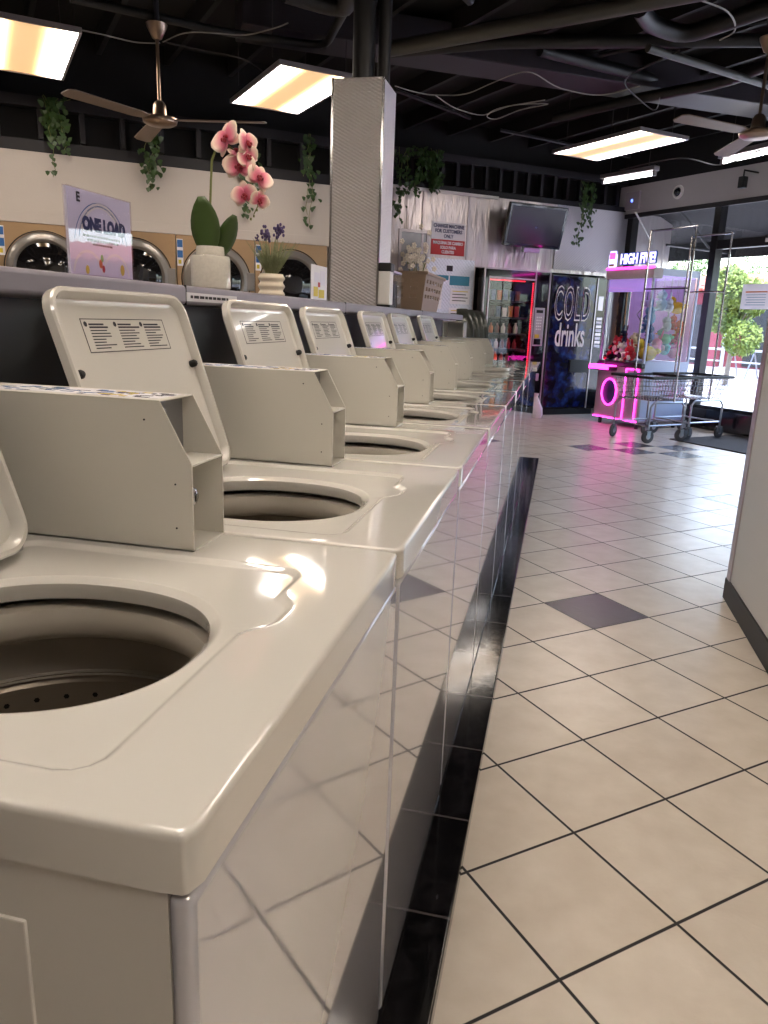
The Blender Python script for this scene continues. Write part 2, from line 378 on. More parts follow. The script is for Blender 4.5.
    def build(s, name, m=None, parent=None, loc=None, rotz=0., recalc=True, split=True):
        me = bpy.data.meshes.new(name)
        if recalc: bmesh.ops.recalc_face_normals(s.bm, faces=s.bm.faces[:])
        s.bm.to_mesh(me); s.bm.free()
        for k in s.mats: me.materials.append(k if k is not None else m)
        o = bpy.data.objects.new(name, me); COL.objects.link(o)
        if parent is not None: o.parent = parent
        if loc is not None: o.location = loc
        o.rotation_euler.z = rotz
        if split:
            md = o.modifiers.new('e', 'EDGE_SPLIT'); md.split_angle = R(40)
        return o
def thing(name, label, cat, loc=(0, 0, 0), rz=0., group=None, rot=None):
    o = bpy.data.objects.new(name, None); COL.objects.link(o); o.location = loc
    o.rotation_euler = rot if rot else (0, 0, rz); o.empty_display_size = .1
    o['label'] = label; o['category'] = cat
    if group: o['group'] = group
    return o
def tag(o, label, cat, group=None):
    o['label'] = label; o['category'] = cat
    if group: o['group'] = group
    return o
def struct(o): o['kind'] = 'structure'; return o
def copy_tree(o, parent=None, par_=None):
    c = o.copy(); COL.objects.link(c)
    if parent is not None: c.parent = parent
    for ch in KIDS.get(o.name, []) or [k for k in bpy.data.objects if k.parent == o]: copy_tree(ch, c)
    return c
KIDS = {}
def text(s, name, size, m, parent, loc, rot, sx=1., ext=.001, off=0., align='CENTER', label=None, sp=1.):
    cu = bpy.data.curves.new(name, 'FONT'); cu.body = s; cu.size = size; cu.extrude = ext; cu.offset = off; cu.align_x = align; cu.align_y = 'CENTER'
    cu.resolution_u = 3; cu.space_character = sp
    t = bpy.data.objects.new('t', cu); COL.objects.link(t)
    dg = bpy.context.evaluated_depsgraph_get(); dg.update()
    me = bpy.data.meshes.new_from_object(t.evaluated_get(dg)); bpy.data.objects.remove(t)
    me.name = name; me.materials.clear(); me.materials.append(m)
    for v in me.vertices: v.co.x *= sx
    o = bpy.data.objects.new(name, me); COL.objects.link(o); o.parent = parent; o.location = loc; o.rotation_euler = rot
    if label: o['label'] = label
    return o
# ------------------------------------------------------------------ washers
W = .66; Y0 = .384
def rr_sdf(x, y, cx, cy, hx, hy, r):
    qx, qy = abs(x-cx)-hx+r, abs(y-cy)-hy+r
    return math.hypot(max(qx, 0), max(qy, 0))+min(max(qx, qy), 0)-r
OC = (-.322, .268)
def make_top(tol):
    G = W-.006
    def opening(x, y): return (abs((x-OC[0])/.186)**2.25+abs((y-OC[1])/.16)**2.25)-1
    def lip(x, y): return (abs((x-OC[0])/.197)**2.25+abs((y-OC[1])/.171)**2.25)-1
    def rec(d):
        def f(x, y):
            a = rr_sdf(x, y, -.325, .29, .216+d, .24+d, .03+d)
            b = rr_sdf(x, y, -.132, .38, .05+d, .04+d, .025+d)
            k = .03; h = max(k-abs(a-b), 0)/k
            return min(a, b)-h*h*k*.25
        return f
    def out(d):
        return lambda x, y: rr_sdf(x, y, -.35, W/2, .35-d, G/2-d, max(.012-d, .002)+.004)
    angs = [2*pi*i/144 for i in range(144)]
    for cx, cy in ((-.003, W/2-G/2+.003), (-.003, W/2+G/2-.003), (-.697, W/2-G/2+.003), (-.697, W/2+G/2-.003)):
        angs.append(math.atan2(cy-OC[1], cx-OC[0]) % (2*pi))
    angs.sort()
    def hit(f, t):
        lo, hi = 0., .9
        for i in range(36):
            md = (lo+hi)/2
            if f(OC[0]+md*cos(t), OC[1]+md*sin(t)) > 0: hi = md
            else: lo = md
        return lo
    bm = bmesh.new(); rings = []
    loops = [(opening, -.034, 1.0), (opening, -.02, .985), (opening, -.013, .99), (lip, -.0065, .985), (lip, -.006, 1.005),
             (rec(-.006), -.006, 1.), (rec(-.001), -.0045, 1.), (rec(.004), -.001, 1.), (rec(.009), 0., 1.),
             (out(.007), 0., 1.), (out(.003), -.001, 1.), (out(.001), -.003, 1.), (out(0.), -.007, 1.), (out(0.), -.048, 1.), (out(.012), -.048, 1.)]
    for f, z, k in loops:
        ring = []
        for t in angs:
            r = hit(f, t)*k
            ring.append(bm.verts.new((OC[0]+r*cos(t), OC[1]+r*sin(t), z)))
        rings.append(ring)
    n = len(angs)
    for j in range(len(rings)-1):
        for q in range(n):
            f = bm.faces.new((rings[j][q], rings[j+1][q], rings[j+1][(q+1) % n], rings[j][(q+1) % n])); f.smooth = True
    mb = MB(); mb.bm.free(); mb.bm = bm; mb.mats = [M['enamel_top']]
    return mb

def make_washer():
    root = thing('washing_machine', '', 'washer', (0, Y0, 0), 0, 'top load washers in the row')
    H = ZT
    mb = make_top(0); o = mb.build('top_panel', None, root, (0, 0, H))
    md = o.modifiers[0]; md.split_angle = R(50); md = o.modifiers.new('w', 'WEIGHTED_NORMAL'); md.keep_sharp = True
    mb = MB()
    for lo, hi in (((-.695, .006, .05), (-.02, .009, H-.05)), ((-.695, W-.009, .05), (-.02, W-.006, H-.05)), ((-.695, .009, .05), (-.692, W-.009, H-.05)), ((-.0235, .009, .05), (-.0215, W-.009, H-.05)), ((-.692, .009, .05), (-.023, W-.009, .056))): mb.box(lo, hi, M['enamel'])
    # embossed field on the end panel
    mb.box((-.62, .0035, .14), (-.136, .0075, .831), M['enamel'], .0015)
    mb.build('cabinet', None, root)
    mb = MB(); mb.box((-.021, .004, .055), (-.001, W-.004, H-.0505), M['front'], .008, 3)
    mb.build('front_panel', None, root)
    # tub with balance ring
    mb = MB()
    mb.lathe([(.24, -.07), (.225, -.05), (.205, -.044), (.186, -.05), (.18, -.064), (.183, -.084), (.195, -.095), (.238, -.1)], M['ring'], (OC[0], OC[1], H), 64, sy=.9)
    mb.lathe([(.238, -.1), (.236, -.165), (.226, -.17)], M['band'], (OC[0], OC[1], H), 64, sy=.94)
    mb.build('tub_ring', None, root)
    mb = MB()
    mb.lathe([(.228, -.166), (.234, -.172), (.226, -.18), (.225, -.5), (.19, -.53), (0.001, -.53)], M['steel'], (OC[0], OC[1], H), 64, sy=.94)
    for k in range(36):
        t = 2*pi*k/36
        for row in range(5):
            tt = t+(row % 2)*pi/36; z = H-.2-row*.03; r = .2242
            c = Vector((OC[0]+r*cos(tt), OC[1]+r*sin(tt)*.94, z)); tx = Vector((-sin(tt), cos(tt)*.94, 0)).normalized()
            mb.quad([c+tx*.004*cos(a)+Vector((0, 0, .004*sin(a))) for a in [2*pi*q/6 for q in range(6)]], M['hole'])
    mb.build('wash_tub', None, root, recalc=False)
    mb = MB()
    mb.lathe([(.15, -.51), (.12, -.47), (.06, -.44), (.05, -.3), (.045, -.22), (.03, -.2), (.001, -.198)], M['ring'], (OC[0], OC[1], H), 32)
    for k in range(4):
        t = k*pi/2+.4; mb.box((.04, -.006, -.49), (.13, .006, -.36), M['ring'], .003, T=Matrix.Translation((OC[0], OC[1], H)) @ Matrix.Rotation(t, 4, 'Z'))
    mb.build('agitator', None, root)
    # lid: shallow tray hinged at the rear, leaning back
    mb = MB(); hx, wy, th = .385, .44, .022
    def rrl(w, h, r, n=6):
        pts = []
        for cx, cy, a0 in ((w-r, h-r, 0), (r, h-r, pi/2), (r, r, pi), (w-r, r, 3*pi/2)):
            for k in range(n+1): a = a0+k*pi/2/n; pts.append((cx+r*cos(a), cy+r*sin(a)))
        return pts
    def ring(ins, z, r=.045):
        return [mb.bm.verts.new((x+ins, y+ins, z)) for x, y in rrl(wy-2*ins, hx-2*ins, max(r-ins, .012))]
    rs = [ring(.03, -.001), ring(.0, -.001) if False else ring(.006, .0), ring(.0, .005), ring(.0, .02), ring(.003, .0235), ring(.009, .024), ring(.014, .019), ring(.018, .008), ring(.028, .005)]
    mb.mi(M['enamel'])
    for j in range(len(rs)-1):
        n = len(rs[0])
        for q in range(n):
            f = mb.bm.faces.new((rs[j][q], rs[j][(q+1) % n], rs[j+1][(q+1) % n], rs[j+1][q])); f.smooth = True
    mb.bm.faces.new(rs[0][::-1]); f = mb.bm.faces.new(rs[-1])
    lid = mb.build('lid', None, root, recalc=True)
    # lid local: x along washer width, y up the lid, z the inner face
    ang = math.atan2(1.30-.935, -(-.625+.505))
    X = Vector((0, 1, 0)); Yv = Vector((-cos(ang), 0, sin(ang))); Zv = X.cross(Yv)
    lid.matrix_local = Matrix.Translation((-.515, .05, ZT+.001)) @ Matrix((X, Yv, Zv)).transposed().to_4x4()
    for xx in (.026, wy-.024):
        b = MB(); b.lathe([(.0, .015), (.005, .014), (.008, .01), (.008, .0)], M['black'], (xx, .235, .006), 12)
        b.build('bumper', None, lid)
    b = MB(); w0, w1, h0, h1 = .085, .355, .272, .334
    b.box((w0, h0, .0052), (w1, h1, .0056), M['enamel'])
    for (a, c, d, e) in ((w0, h0, w1, h0+.0015), (w0, h1-.0015, w1, h1), (w0, h0, w0+.0015, h1), (w1-.0015, h0, w1, h1)):
        b.box((a, c, .0056), (d, e, .0059), M['ink'])
    rnd = random.Random(3)
    for c in range(3):
        x0 = w0+.012+c*.087
        b.lathe([(.0, .0059), (.005, .0059)], M['ink'], (x0-.001, h1-.01, 0), 10)
        for l in range(9):
            ll = rnd.uniform(.035, .07); b.box((x0+.008, h1-.012-l*.0054, .0056), (x0+.008+ll, h1-.012-l*.0054+(.0032 if l < 2 else .002), .0059), M['ink'])
    b.build('warning_label', None, lid)
    for xx in (.03, wy-.03):
        b = MB(); b.tube([(xx-.018, .004, .004), (xx+.018, .004, .004)], .006, M['chrome'], 8)
        b.build('hinge', None, lid)
    # coin box: bent sheet shell, open stepped front
    y0, y1 = .555, .655; xb, xf, xs = -.69, -.284, -.331; z0, zs, z1 = H, 1.059, 1.148; t = .0025
    mb = MB(); poly = [(xb, z0), (xf, z0), (xf, zs), (xs, z1), (xb, z1)]
    mb.prism(poly, 'y', y0, y0+t, M['box']); mb.prism(poly, 'y', y1-t, y1, M['box'])
    mb.box((xb, y0, z1-t), (xs, y1, z1), M['box'], .0012, 1)
    mb.box((xb, y0, z0), (xf, y1, z0+t), M['box']); mb.box((xb, y0, z0), (xb+t, y1, z1), M['box'])
    mb.box((xs-.03, y0+t, zs-t), (xf, y1-t, zs), M['box'])
    mb.box((xf-.058, y0+t, z0), (xf-.055, y1-t, zs), M['box'])
    for (px, pz) in ((-.31, .965), (-.31, 1.03), (-.355, 1.12)):
        mb.lathe([(.0015, -.0004), (.0015, .0004)], M['hole'], (px, y0-.0004, pz), 8, ax='y', cap=True)
    cb = mb.build('coin_box', None, root)
    b = MB(); b.box((xs-.02, y0+t, zs), (xs-.0175, y1-t, z1-t), M['boxin']); b.lathe([(.0, .003), (.009, .003), (.009, 0)], M['chrome'], (xs-.0175, y0+.035, 1.125), 16, ax='x')
    b.build('coin_plate', None, cb)
    b = MB(); b.lathe([(.0, .042), (.01, .042), (.014, .039), (.014, 0)], M['chrome'], (xf-.055, y0+.034, 1.005), 18, ax='x'); b.box((xf-.014, y0+.032, .998), (xf-.0125, y0+.036, 1.012), M['hole'])
    b.tube([(xf-.03, y0+.034, .99), (xf-.03, y0+.034, .945)], .003, M['chrome'], 6)
    b.build('coin_lock', None, cb)
    b = MB(); rnd = random.Random(5); cx = xs-.025
    b.box((xs-.30, y0+.018, z1), (xs-.012, y0+.088, z1+.0004), M['paper'])
    for i in range(70):
        x = xs-.30+rnd.random()*.27; y = y0+.02+rnd.random()*.055
        c = M['blue'] if x < xs-.12 else (M['yellow'] if x < xs-.06 else M['ink'])
        if rnd.random() < .2: c = M['navy']
        b.box((x, y, z1+.0004), (x+rnd.uniform(.006, .022), y+rnd.uniform(.003, .009), z1+.0007), c)
    b.build('instruction_sticker', None, cb)
    return root
w0 = make_washer()
def kids(o): return [k for k in bpy.data.objects if k.parent == o]
def build_kids(o):
    ks = kids(o); KIDS[o.name] = ks
    for k in ks: build_kids(k)
build_kids(w0)
wl = ['open white top-load washer at the near end, its drum closest to view',
      'second white washer from the near end, whole raised lid and warning label in view',
      'third white washer from the near end, lid raised below the orchid and price strip',
      'fourth white washer from the near end, lid open below the small lavender pot',
      'fifth white washer in the row, open lid standing below the metal column',
      'sixth white washer in the row, open lid below the white dispenser',
      'seventh white washer in the row, narrow lid below the taupe basket',
      'eighth white washer, last in the row before the plain end counter, lid shut']
SY = [.384, 1.058, 1.755, 2.48, 3.225, 3.96, 4.74, 5.5, 6.3]
def cp(o, parent=None):
    c = o.copy(); COL.objects.link(c)
    if parent is not None: c.parent = parent
    for ch in KIDS.get(o.name, []): cp(ch, c)
    return c
w0['label'] = wl[0]
w0.scale.y = (SY[1]-SY[0])/W; w0.location.x = .003
for i in range(1, 8):
    c = cp(w0); c.location = (.004, SY[i], 0); c.scale.y = (SY[i+1]-SY[i])/W; c.scale.x = 1+(c.scale.y-1)*(.25 if i < 3 else .8); c['label'] = wl[i]
for k in bpy.data.objects:
    if k.parent == c and k.name.startswith('lid'):
        k.matrix_local = Matrix.Translation((-.515, .05, ZT+.026)) @ Matrix(((0, 1, 0), (1, 0, 0), (0, 0, -1))).to_4x4()
t = thing('end_counter', 'plain pale laminate counter closing the far end of the washer row', 'counter', (0, SY[8]+.004, 0))
mb = MB(); mb.box((-.86, .0, ZT-.03), (.03, 1.02, ZT), M['enamel_top'], .004); mb.build('counter_top', None, t)
mb = MB(); mb.box((-.69, .004, .05), (.0, .84, ZT-.031), M['front'], .006); mb.build('cabinet', None, t)

# curb
mb = MB(); mb.box((-.72, .1, 0), (.093, 7.14, .05), M['curb'], .004); struct(mb.build('trim_1', None))

# ------------------------------------------------------------------ shelf behind the washers
SZ = 1.335
mb = MB(); mb.box((-1.12, -.6, SZ-.048), (-.735, 7.35, SZ), M['shelf'], .01, 3)
for y in (1.82, 3.3, 5.2): mb.box((-1.121, y, SZ-.0485), (-.7345, y+.004, SZ+.0005), M['black'])
sh = tag(mb.build('counter_shelf', None), 'long grey laminate shelf running behind the washer lids', 'shelf')
mb = MB(); mb.box((-1.02, -.6, 0), (-.9, 7.2, SZ-.05), M['darkgrey']); struct(mb.build('wall_divider', None))
# price strip on the shelf edge
p0 = onx(186, 292, -.735); p1 = onx(236, 297, -.735)
t = thing('price_strip', 'narrow white printed strip stuck on the grey shelf edge', 'label', (-.7345, p0.y, SZ-.028))
mb = MB(); mb.box((0, 0, -.011), (.002, p1.y-p0.y, .011), M['paper']); mb.build('strip', None, t)
mb = MB(); rnd = random.Random(1); y = .02
while y < p1.y-p0.y-.06:
    l = rnd.uniform(.01, .03); mb.box((.002, y, -.003), (.0026, y+l, .004), M['ink']); y += l+.006
mb.build('lettering', None, t)

# column
P = onp(333, 78, (0, 4.2, 0), Vector((0, 1, 0))); Q = onp(384, 77, (0, 4.2, 0), Vector((0, 1, 0)))
t = thing('support_column', 'square column clad in embossed silver sheet metal rising from the shelf', 'column', ((P.x+Q.x)/2, 4.2+.15, SZ))
hw = (Q.x-P.x)/2
mb = MB(); mb.box((-hw, -.15, 0), (hw, .15, P.z-SZ), M['emboss'], .003, 1); mb.build('cladding', None, t)
mb = MB()
for sx in (-1, 1): mb.box((sx*hw-.006, -.154, 0), (sx*hw+.006, -.146, P.z-SZ), M['chrome'])
mb.build('edge_strip', None, t)
COLP = Vector(((P.x+Q.x)/2, 4.35, P.z))

# acrylic sign
xs_ = -.8
bl = onx(70, 276, xs_); tr = onx(129, 202, xs_); tl = onx(68, 185, xs_)
yc = (bl.y+tr.y)/2; hh = 1.512-SZ; ww = tr.y-bl.y
t = thing('sign_holder', 'clear acrylic holder with a ONE LOAD price sheet on the grey shelf', 'sign', (xs_, yc, SZ))
mb = MB(); mb.box((.003, -ww/2, 0), (.0045, ww/2, hh), M['acrylic']); mb.box((-.006, -ww/2, 0), (-.0045, ww/2, hh), M['acrylic']); mb.box((-.03, -ww/2, 0), (.03, ww/2, .003), M['acrylic']); mb.build('acrylic_stand', None, t)
mb = MB(); mb.box((-.004, -ww/2+.002, .003), (.002, ww/2-.002, hh-.002), M['paper_lilac']); 
# acrylic glare painted as white and blue arcs, plus small coloured spots
def glare_arc(mb, cy, cz, r, w, a0, a1, m, x=.0022, n=18):
    for k in range(n):
        a = a0+(a1-a0)*k/n; b = a0+(a1-a0)*(k+1)/n
        pts = [(x, cy+r*cos(a), cz+r*sin(a)), (x, cy+(r+w)*cos(a), cz+(r+w)*sin(a)), (x, cy+(r+w)*cos(b), cz+(r+w)*sin(b)), (x, cy+r*cos(b), cz+r*sin(b))]
        if all(-ww/2+.003 < p[1] < ww/2-.003 and p[2] > .004 for p in pts): mb.quad(pts, m)
glare_arc(mb, -.055, .0, .05, .006, 0, pi, M['white']); glare_arc(mb, .05, .0, .05, .006, 0, pi, M['white'])
glare_arc(mb, 0, .075, .07, .012, .25, pi-.25, M['white']); glare_arc(mb, 0, .065, .083, .003, .2, pi-.2, M['blue']); glare_arc(mb, 0, .055, .1, .002, .2, pi-.2, M['blue'])
for yy, zz, mm, s_ in ((-.01, .03, 'orange', .007), (-.004, .042, 'green_p', .006), (.075, .022, 'yellow', .009), (-.06, .015, 'yellow', .007), (.0, .02, 'red', .006)):
    mb.quad([(.0023, yy+s_*cos(a), zz+s_*1.4*sin(a)) for a in [2*pi*q/8 for q in range(8)]], M[mm])
mb.build('price_sheet', None, t)
rot_px = (pi/2, 0, pi/2)   # text readable from +X
text('ONE LOAD', 'lettering', .036, M['navy'], t, (.0026, .012, .108), rot_px, .88, .0002, .0026)
text('E', 'lettering', .026, M['ink'], t, (.0026, -ww/2+.04, .158), rot_px, 1, .0002, .001)
mb = MB(); rnd = random.Random(2)
for j, (z, a) in enumerate(((.083, .07), (.075, .055), (.067, .035))):
    y = -a
    while y < a:
        l = rnd.uniform(.004, .01); mb.box((.0022, y, z), (.0026, y+l, z+.004), M['ink']); y += l+.003
mb.build('small_print', None, t)
# second small sign near column
p = onx(320, 275, -.85)
t = thing('card_sign', 'small white and yellow printed card standing by the metal column', 'sign', (-.85, p.y, SZ))
mb = MB(); mb.box((-.002, -.12, 0), (.001, .1, .15), M['paper']); mb.box((-.03, -.12, 0), (.03, .1, .003), M['acrylic']); mb.build('card', None, t)
mb = MB()
for (y0, z0, y1, z1, mm) in ((-.09, .02, -.03, .06, 'yellow'), (-.02, .015, .06, .05, 'yellow'), (-.08, .08, -.01, .12, 'paper_lilac'), (.0, .07, .07, .13, 'paper_lilac'), (-.03, .06, .0, .08, 'red')):
    mb.box((.001, y0, z0), (.0015, y1, z1), M[mm])
mb.build('print', None, t)

# ------------------------------------------------------------------ orchid
def leaf_mesh(mb, base, d, up, L, Wd, m, fold=.25, droop=.0, n=8):
    # broad leaf: rows across along a curved midrib
    d = Vector(d).normalized(); up = Vector(up); side = d.cross(up).normalized(); nrm = side.cross(d).normalized()
    rows = []
    for k in range(n+1):
        t = k/n; w = Wd*(sin(pi*min(1, t*.92+.04))**.7)*.5
        c = Vector(base)+d*(L*t)-nrm*0+up*0+nrm*(-droop*t*t*L)
        rows.append([mb.bm.verts.new(c+side*(w*q)+nrm*(abs(q)*w*fold)) for q in (-1, -.5, 0, .5, 1)])
    i = mb.mi(m)
    for k in range(n):
        for q in range(4):
            f = mb.bm.faces.new((rows[k][q], rows[k][q+1], rows[k+1][q+1], rows[k+1][q])); f.smooth = True; f.material_index = i
def solid(o, th): md = o.modifiers.new('s', 'SOLIDIFY'); md.thickness = th; md.offset = 0; return o
xo = -.82
base = onx(211, 290, xo); yb = base.y
vd = (base-CAM).dot(fw); FN = Vector((fw.x, fw.y, 0)).normalized(); vw = 19.5*vd/FOC
t = thing('ceramic_vase', 'speckled grey white ceramic jar holding the pink orchid', 'vase', (xo, yb, SZ))
zs_ = onx(211, 247, xo).z-SZ
mb = MB(); r = vw
mb.lathe([(0.001, 0), (r*.9, 0), (r, .006), (r, zs_*.72), (r*.95, zs_*.78), (r*.72, zs_*.8), (r*.7, zs_*.97), (r*.68, zs_), (r*.6, zs_), (r*.6, zs_*.7), (0.001, zs_*.7)], M['crackle'], n=40)
mb.build('jar', None, t)
zv = SZ+zs_
ob = thing('orchid_plant', 'pink and cream moth orchid with two broad leaves in the speckled jar', 'orchid', (xo, yb, zv))
mb = MB(); leaf_mesh(mb, (0, -.012, -.03), (-.08, -.05, 1), (-.25, 1, .1), .165, .085, M['leaf'], .18, .05); solid(mb.build('leaf', None, ob), .002)
mb = MB(); leaf_mesh(mb, (.02, .015, -.03), (.38, .1, 1), (-.6, 1, .1), .13, .055, M['leaf'], .3, .12); solid(mb.build('leaf', None, ob), .002)
mb = MB(); leaf_mesh(mb, (-.02, .02, -.03), (-.3, .45, 1), (1, 0, .1), .13, .05, M['leaf'], .3, .0); solid(mb.build('leaf', None, ob), .002)
def ox(px, py, dx=0.): 
    p = onp(px, py, Vector((xo, yb, zv))-FN*dx, FN); return p-Vector((xo, yb, zv))
stem = [Vector((0, .0, -.02)), ox(210, 215), ox(211, 180), ox(212, 160), ox(217, 146), ox(226, 144, .01), ox(236, 152, .01), ox(246, 170), ox(254, 192), ox(258, 206), ox(254, 214)]
mb = MB(); mb.tube(stem, [.0035]*6+[.0028, .0025, .002, .002, .0015], M['stem'], 8)
for px, py in ((254, 216), (251, 219), (250, 211), (257, 210)): mb.ball(ox(px, py), (.003, .003, .0045), M['stem'], 8)
mb.build('stem', None, ob)
def flower(c, r, face, roll=0., name='flower', op=1.):
    face = Vector(face).normalized(); up = Vector((0, 0, 1)); x = up.cross(face).normalized(); y = face.cross(x)
    T = Matrix((x, y, face)).transposed() @ Matrix.Rotation(roll, 3, 'Z')
    mb = MB(); bm = mb.bm; mb.mi(M['petal']); lay = bm.verts.layers.float.new('tint')
    def petal(a, L, w, z, cup):
        rows = []; n = 7
        for k in range(n+1):
            tt = k/n; ww = w*(sin(pi*min(1, .12+tt*.84))**.75)
            row = []
            for q in (-1, -.6, -.2, .2, .6, 1):
                px, py = L*tt*r, q*ww*r; pz = z+cup*r*(tt*tt)*.35-abs(q)**2*ww*r*.12*cup
                p = Vector((px*cos(a)-py*sin(a), px*sin(a)+py*cos(a), pz)); v = bm.verts.new(T @ p)
                v[lay] = max(0., min(1., tt*.95+abs(q)*.22)); row.append(v)
            rows.append(row)
        for k in range(n):
            for q in range(5):
                f = bm.faces.new((rows[k][q], rows[k][q+1], rows[k+1][q+1], rows[k+1][q])); f.smooth = True
    for a, L, w in ((pi/2, 1., .36), (pi/2+2.2, .95, .33), (pi/2-2.2, .95, .33)): petal(a, L, w, 0, -.5*op)
    for a in (.12, pi-.12): petal(a, 1.0, .62, .003, .5*op)
    fl = mb.build(name, None, ob, Vector(c)-Vector((0, 0, 0)), recalc=False); fl.modifiers.clear(); solid(fl, .0008)
    b = MB(); 
    b.ball(T @ Vector((0, .0, .008)), (.006, .006, .006), M['lip'], 8); b.ball(T @ Vector((0, -.25*r, .012)), (r*.12, r*.16, .006), M['lip'], 8, T)
    for s_ in (-1, 1): b.ball(T @ Vector((s_*.16*r, -.12*r, .012)), (r*.09, r*.13, .005), M['lip'], 8, T)
    b.build('lip', None, fl)
FS = vd/FOC   # metres per pixel
for px, py, rp, face, rl in ((227, 138, 18, (-.45, -1, .25), .5), (246, 143, 13, (.9, -.35, .1), .2), (240, 166, 16.5, (.1, -1, .1), 0), (247, 157, 12, (.7, -.7, .1), .6), (259, 178, 14, (.7, -.6, .25), -.5), (245, 195, 13.5, (.15, -1, -.1), .2), (259, 200, 10.5, (.6, -.6, -.2), -.3), (237, 153, 9, (.2, -.6, .8), 0)):
    flower(ox(px, py, .015), rp*FS, face, rl)
# lavender
xo2 = -.82; bp_ = onx(271.5, 291, xo2); r = 13.5*(bp_-CAM).dot(fw)/FOC
zh = onx(271, 274, xo2).z-SZ
t = thing('ribbed_pot', 'small cream pot with wavy ribs holding the lavender', 'pot', (xo2, bp_.y, SZ))
prof = [(0.001, 0), (r*.8, 0)]
for k in range(25): z = zh*k/24; prof.append((r*(.92+.07*sin(k/24*pi*5.5)), z))
prof += [(r*.8, zh), (r*.8, zh*.8), (0.001, zh*.8)]
mb = MB(); mb.lathe(prof, M['cream'], n=28); mb.build('pot_body', None, t)
lv = thing('lavender_plant', 'purple lavender sprig bunch in the ribbed cream pot', 'plant', (xo2, bp_.y, SZ+zh*.8))
mb = MB(); rnd = random.Random(4)
for k in range(240):
    a = rnd.uniform(0, 2*pi); l = rnd.uniform(.05, .12)*r/.045; s_ = rnd.uniform(.2, .8)
    p1 = Vector((cos(a)*l*s_, sin(a)*l*s_, l)); p0 = Vector((cos(a)*.01, sin(a)*.01, 0))
    mb.tube([p0, (p0+p1)/2+Vector((0, 0, .006)), p1], [.0012, .0012, .0006], M['lav_leaf'], 4, cap=False)
    for q in range(4):
        tt = .3+.17*q; c = p0.lerp(p1, tt); d = Vector((rnd.uniform(-1, 1), rnd.uniform(-1, 1), rnd.uniform(0, 1)))*.012
        mb.quad([c, c+d*.5+Vector((0, .002, 0)), c+d, c+d*.5-Vector((0, .002, 0))], M['lav_leaf'])
o_ = mb.build('foliage', None, lv, recalc=False); o_['kind'] = 'stuff'
def lx(px, py): p = onp(px, py, (xo2, bp_.y, 0), FN); return p-Vector((xo2, bp_.y, SZ+zh*.8))
for px, py in ((265, 228), (277, 229), (268, 233), (280, 226), (257, 236)):
    top = lx(px, py); sz = 1 if px != 257 else .5
    mb = MB(); mb.tube([(0, 0, 0), top*.5+Vector((0, top.y*.1, 0)), top], .0012, M['lav_leaf'], 5); st = mb.build('stem', None, lv)
    mb = MB()
    for k in range(16):
        mb.ball(top+Vector((rnd.uniform(-.011, .011), rnd.uniform(-.011, .011), rnd.uniform(-.035, .008)))*sz, (.0045*sz, .0045*sz, .006*sz), M['lav'], 6)
    mb.build('blossom', None, st)

# dispenser and clear box behind
pa = onx(385, 300, -.85); pb = onx(381, 262, -.85)
t = thing('soap_dispenser', 'upright white dispenser with a black cap on the shelf by the column', 'dispenser', (-.775, onx(386, 300, -.775).y-.02, SZ))
hd = .235
mb = MB(); mb.box((-.034, -.04, .012), (.034, .04, hd-.045), M['white'], .006); mb.build('body', None, t)
mb = MB(); mb.box((-.038, -.045, hd-.045), (.038, .05, hd), M['black'], .008); mb.build('cap', None, t)
mb = MB(); mb.box((-.038, -.045, 0), (.038, .045, .013), M['black'], .003); mb.build('foot', None, t)
t = thing('display_case', 'clear box with dark contents and a blue glow between dispenser and basket', 'case', (-.79, onx(398, 300, -.79).y-.05, SZ))
mb = MB(); s_ = .13
mb.box((-.13, -s_, 0), (.0, s_, .2), M['acrylic'], .004); mb.build('clear_shell', None, t)
mb = MB(); mb.box((-.12, -s_+.01, .003), (-.03, s_-.01, .15), M['darkgrey'], .006)
for k in range(6): mb.tube([(-.02, -s_+.02+k*.04, .005), (-.02, -s_+.02+k*.04, .16)], .003, M['dark_steel'], 6)
mb.build('contents', None, t)
mb = MB(); mb.box((-.03, -.11, .09), (-.02, -.06, .13), M['blue_led'], .002); mb.build('display_light', None, t)
mb = MB(); mb.box((-.132, -s_-.002, .2), (.002, s_+.002, .215), M['zinc'], .003); mb.build('case_lid', None, t)

# laundry basket
pc = onx(404, 268, -.80); 
t = thing('laundry_basket', 'taupe plastic laundry basket with rows of holes, on the far end of the grey shelf', 'basket', (-.985, 5.75, SZ))
mb = MB()
bw, bl_, bh = .19, .62, .255   # half depth x, half length y
def wallpanel(mb, f, w0, w1, h, nx, nz, m, frac=(.62, .95), hole=True):
    # f(u, v) -> point ; u along 0..1, v 0..1 ; grid with holes
    us = [i/(nx*2+1) for i in range(nx*2+2)]; vs = [.0, .25]+[.25+.6*(i+1)/(nz*2) for i in range(nz*2)]+[1.]
    for i in range(len(us)-1):
        for j in range(len(vs)-1):
            if i % 2 == 1 and 1 <= j <= nz*2 and j % 2 == 0 and hole: continue
            mb.quad([f(us[i], vs[j]), f(us[i+1], vs[j]), f(us[i+1], vs[j+1]), f(us[i], vs[j+1])], m)
lx_, ly_ = .235, .40
def fy(sgn):
    def f(u, v): k = .84+.16*v; return Vector(((u*2-1)*lx_*k, sgn*ly_*k, v*bh))
    return f
def fx(sgn):
    def f(u, v): k = .84+.16*v; return Vector((sgn*lx_*k, (u*2-1)*ly_*k, v*bh))
    return f
for s_ in (-1, 1):
    wallpanel(mb, fy(s_), 0, 1, bh, 4, 3, M['taupe']); wallpanel(mb, fx(s_), 0, 1, bh, 6, 3, M['taupe'])
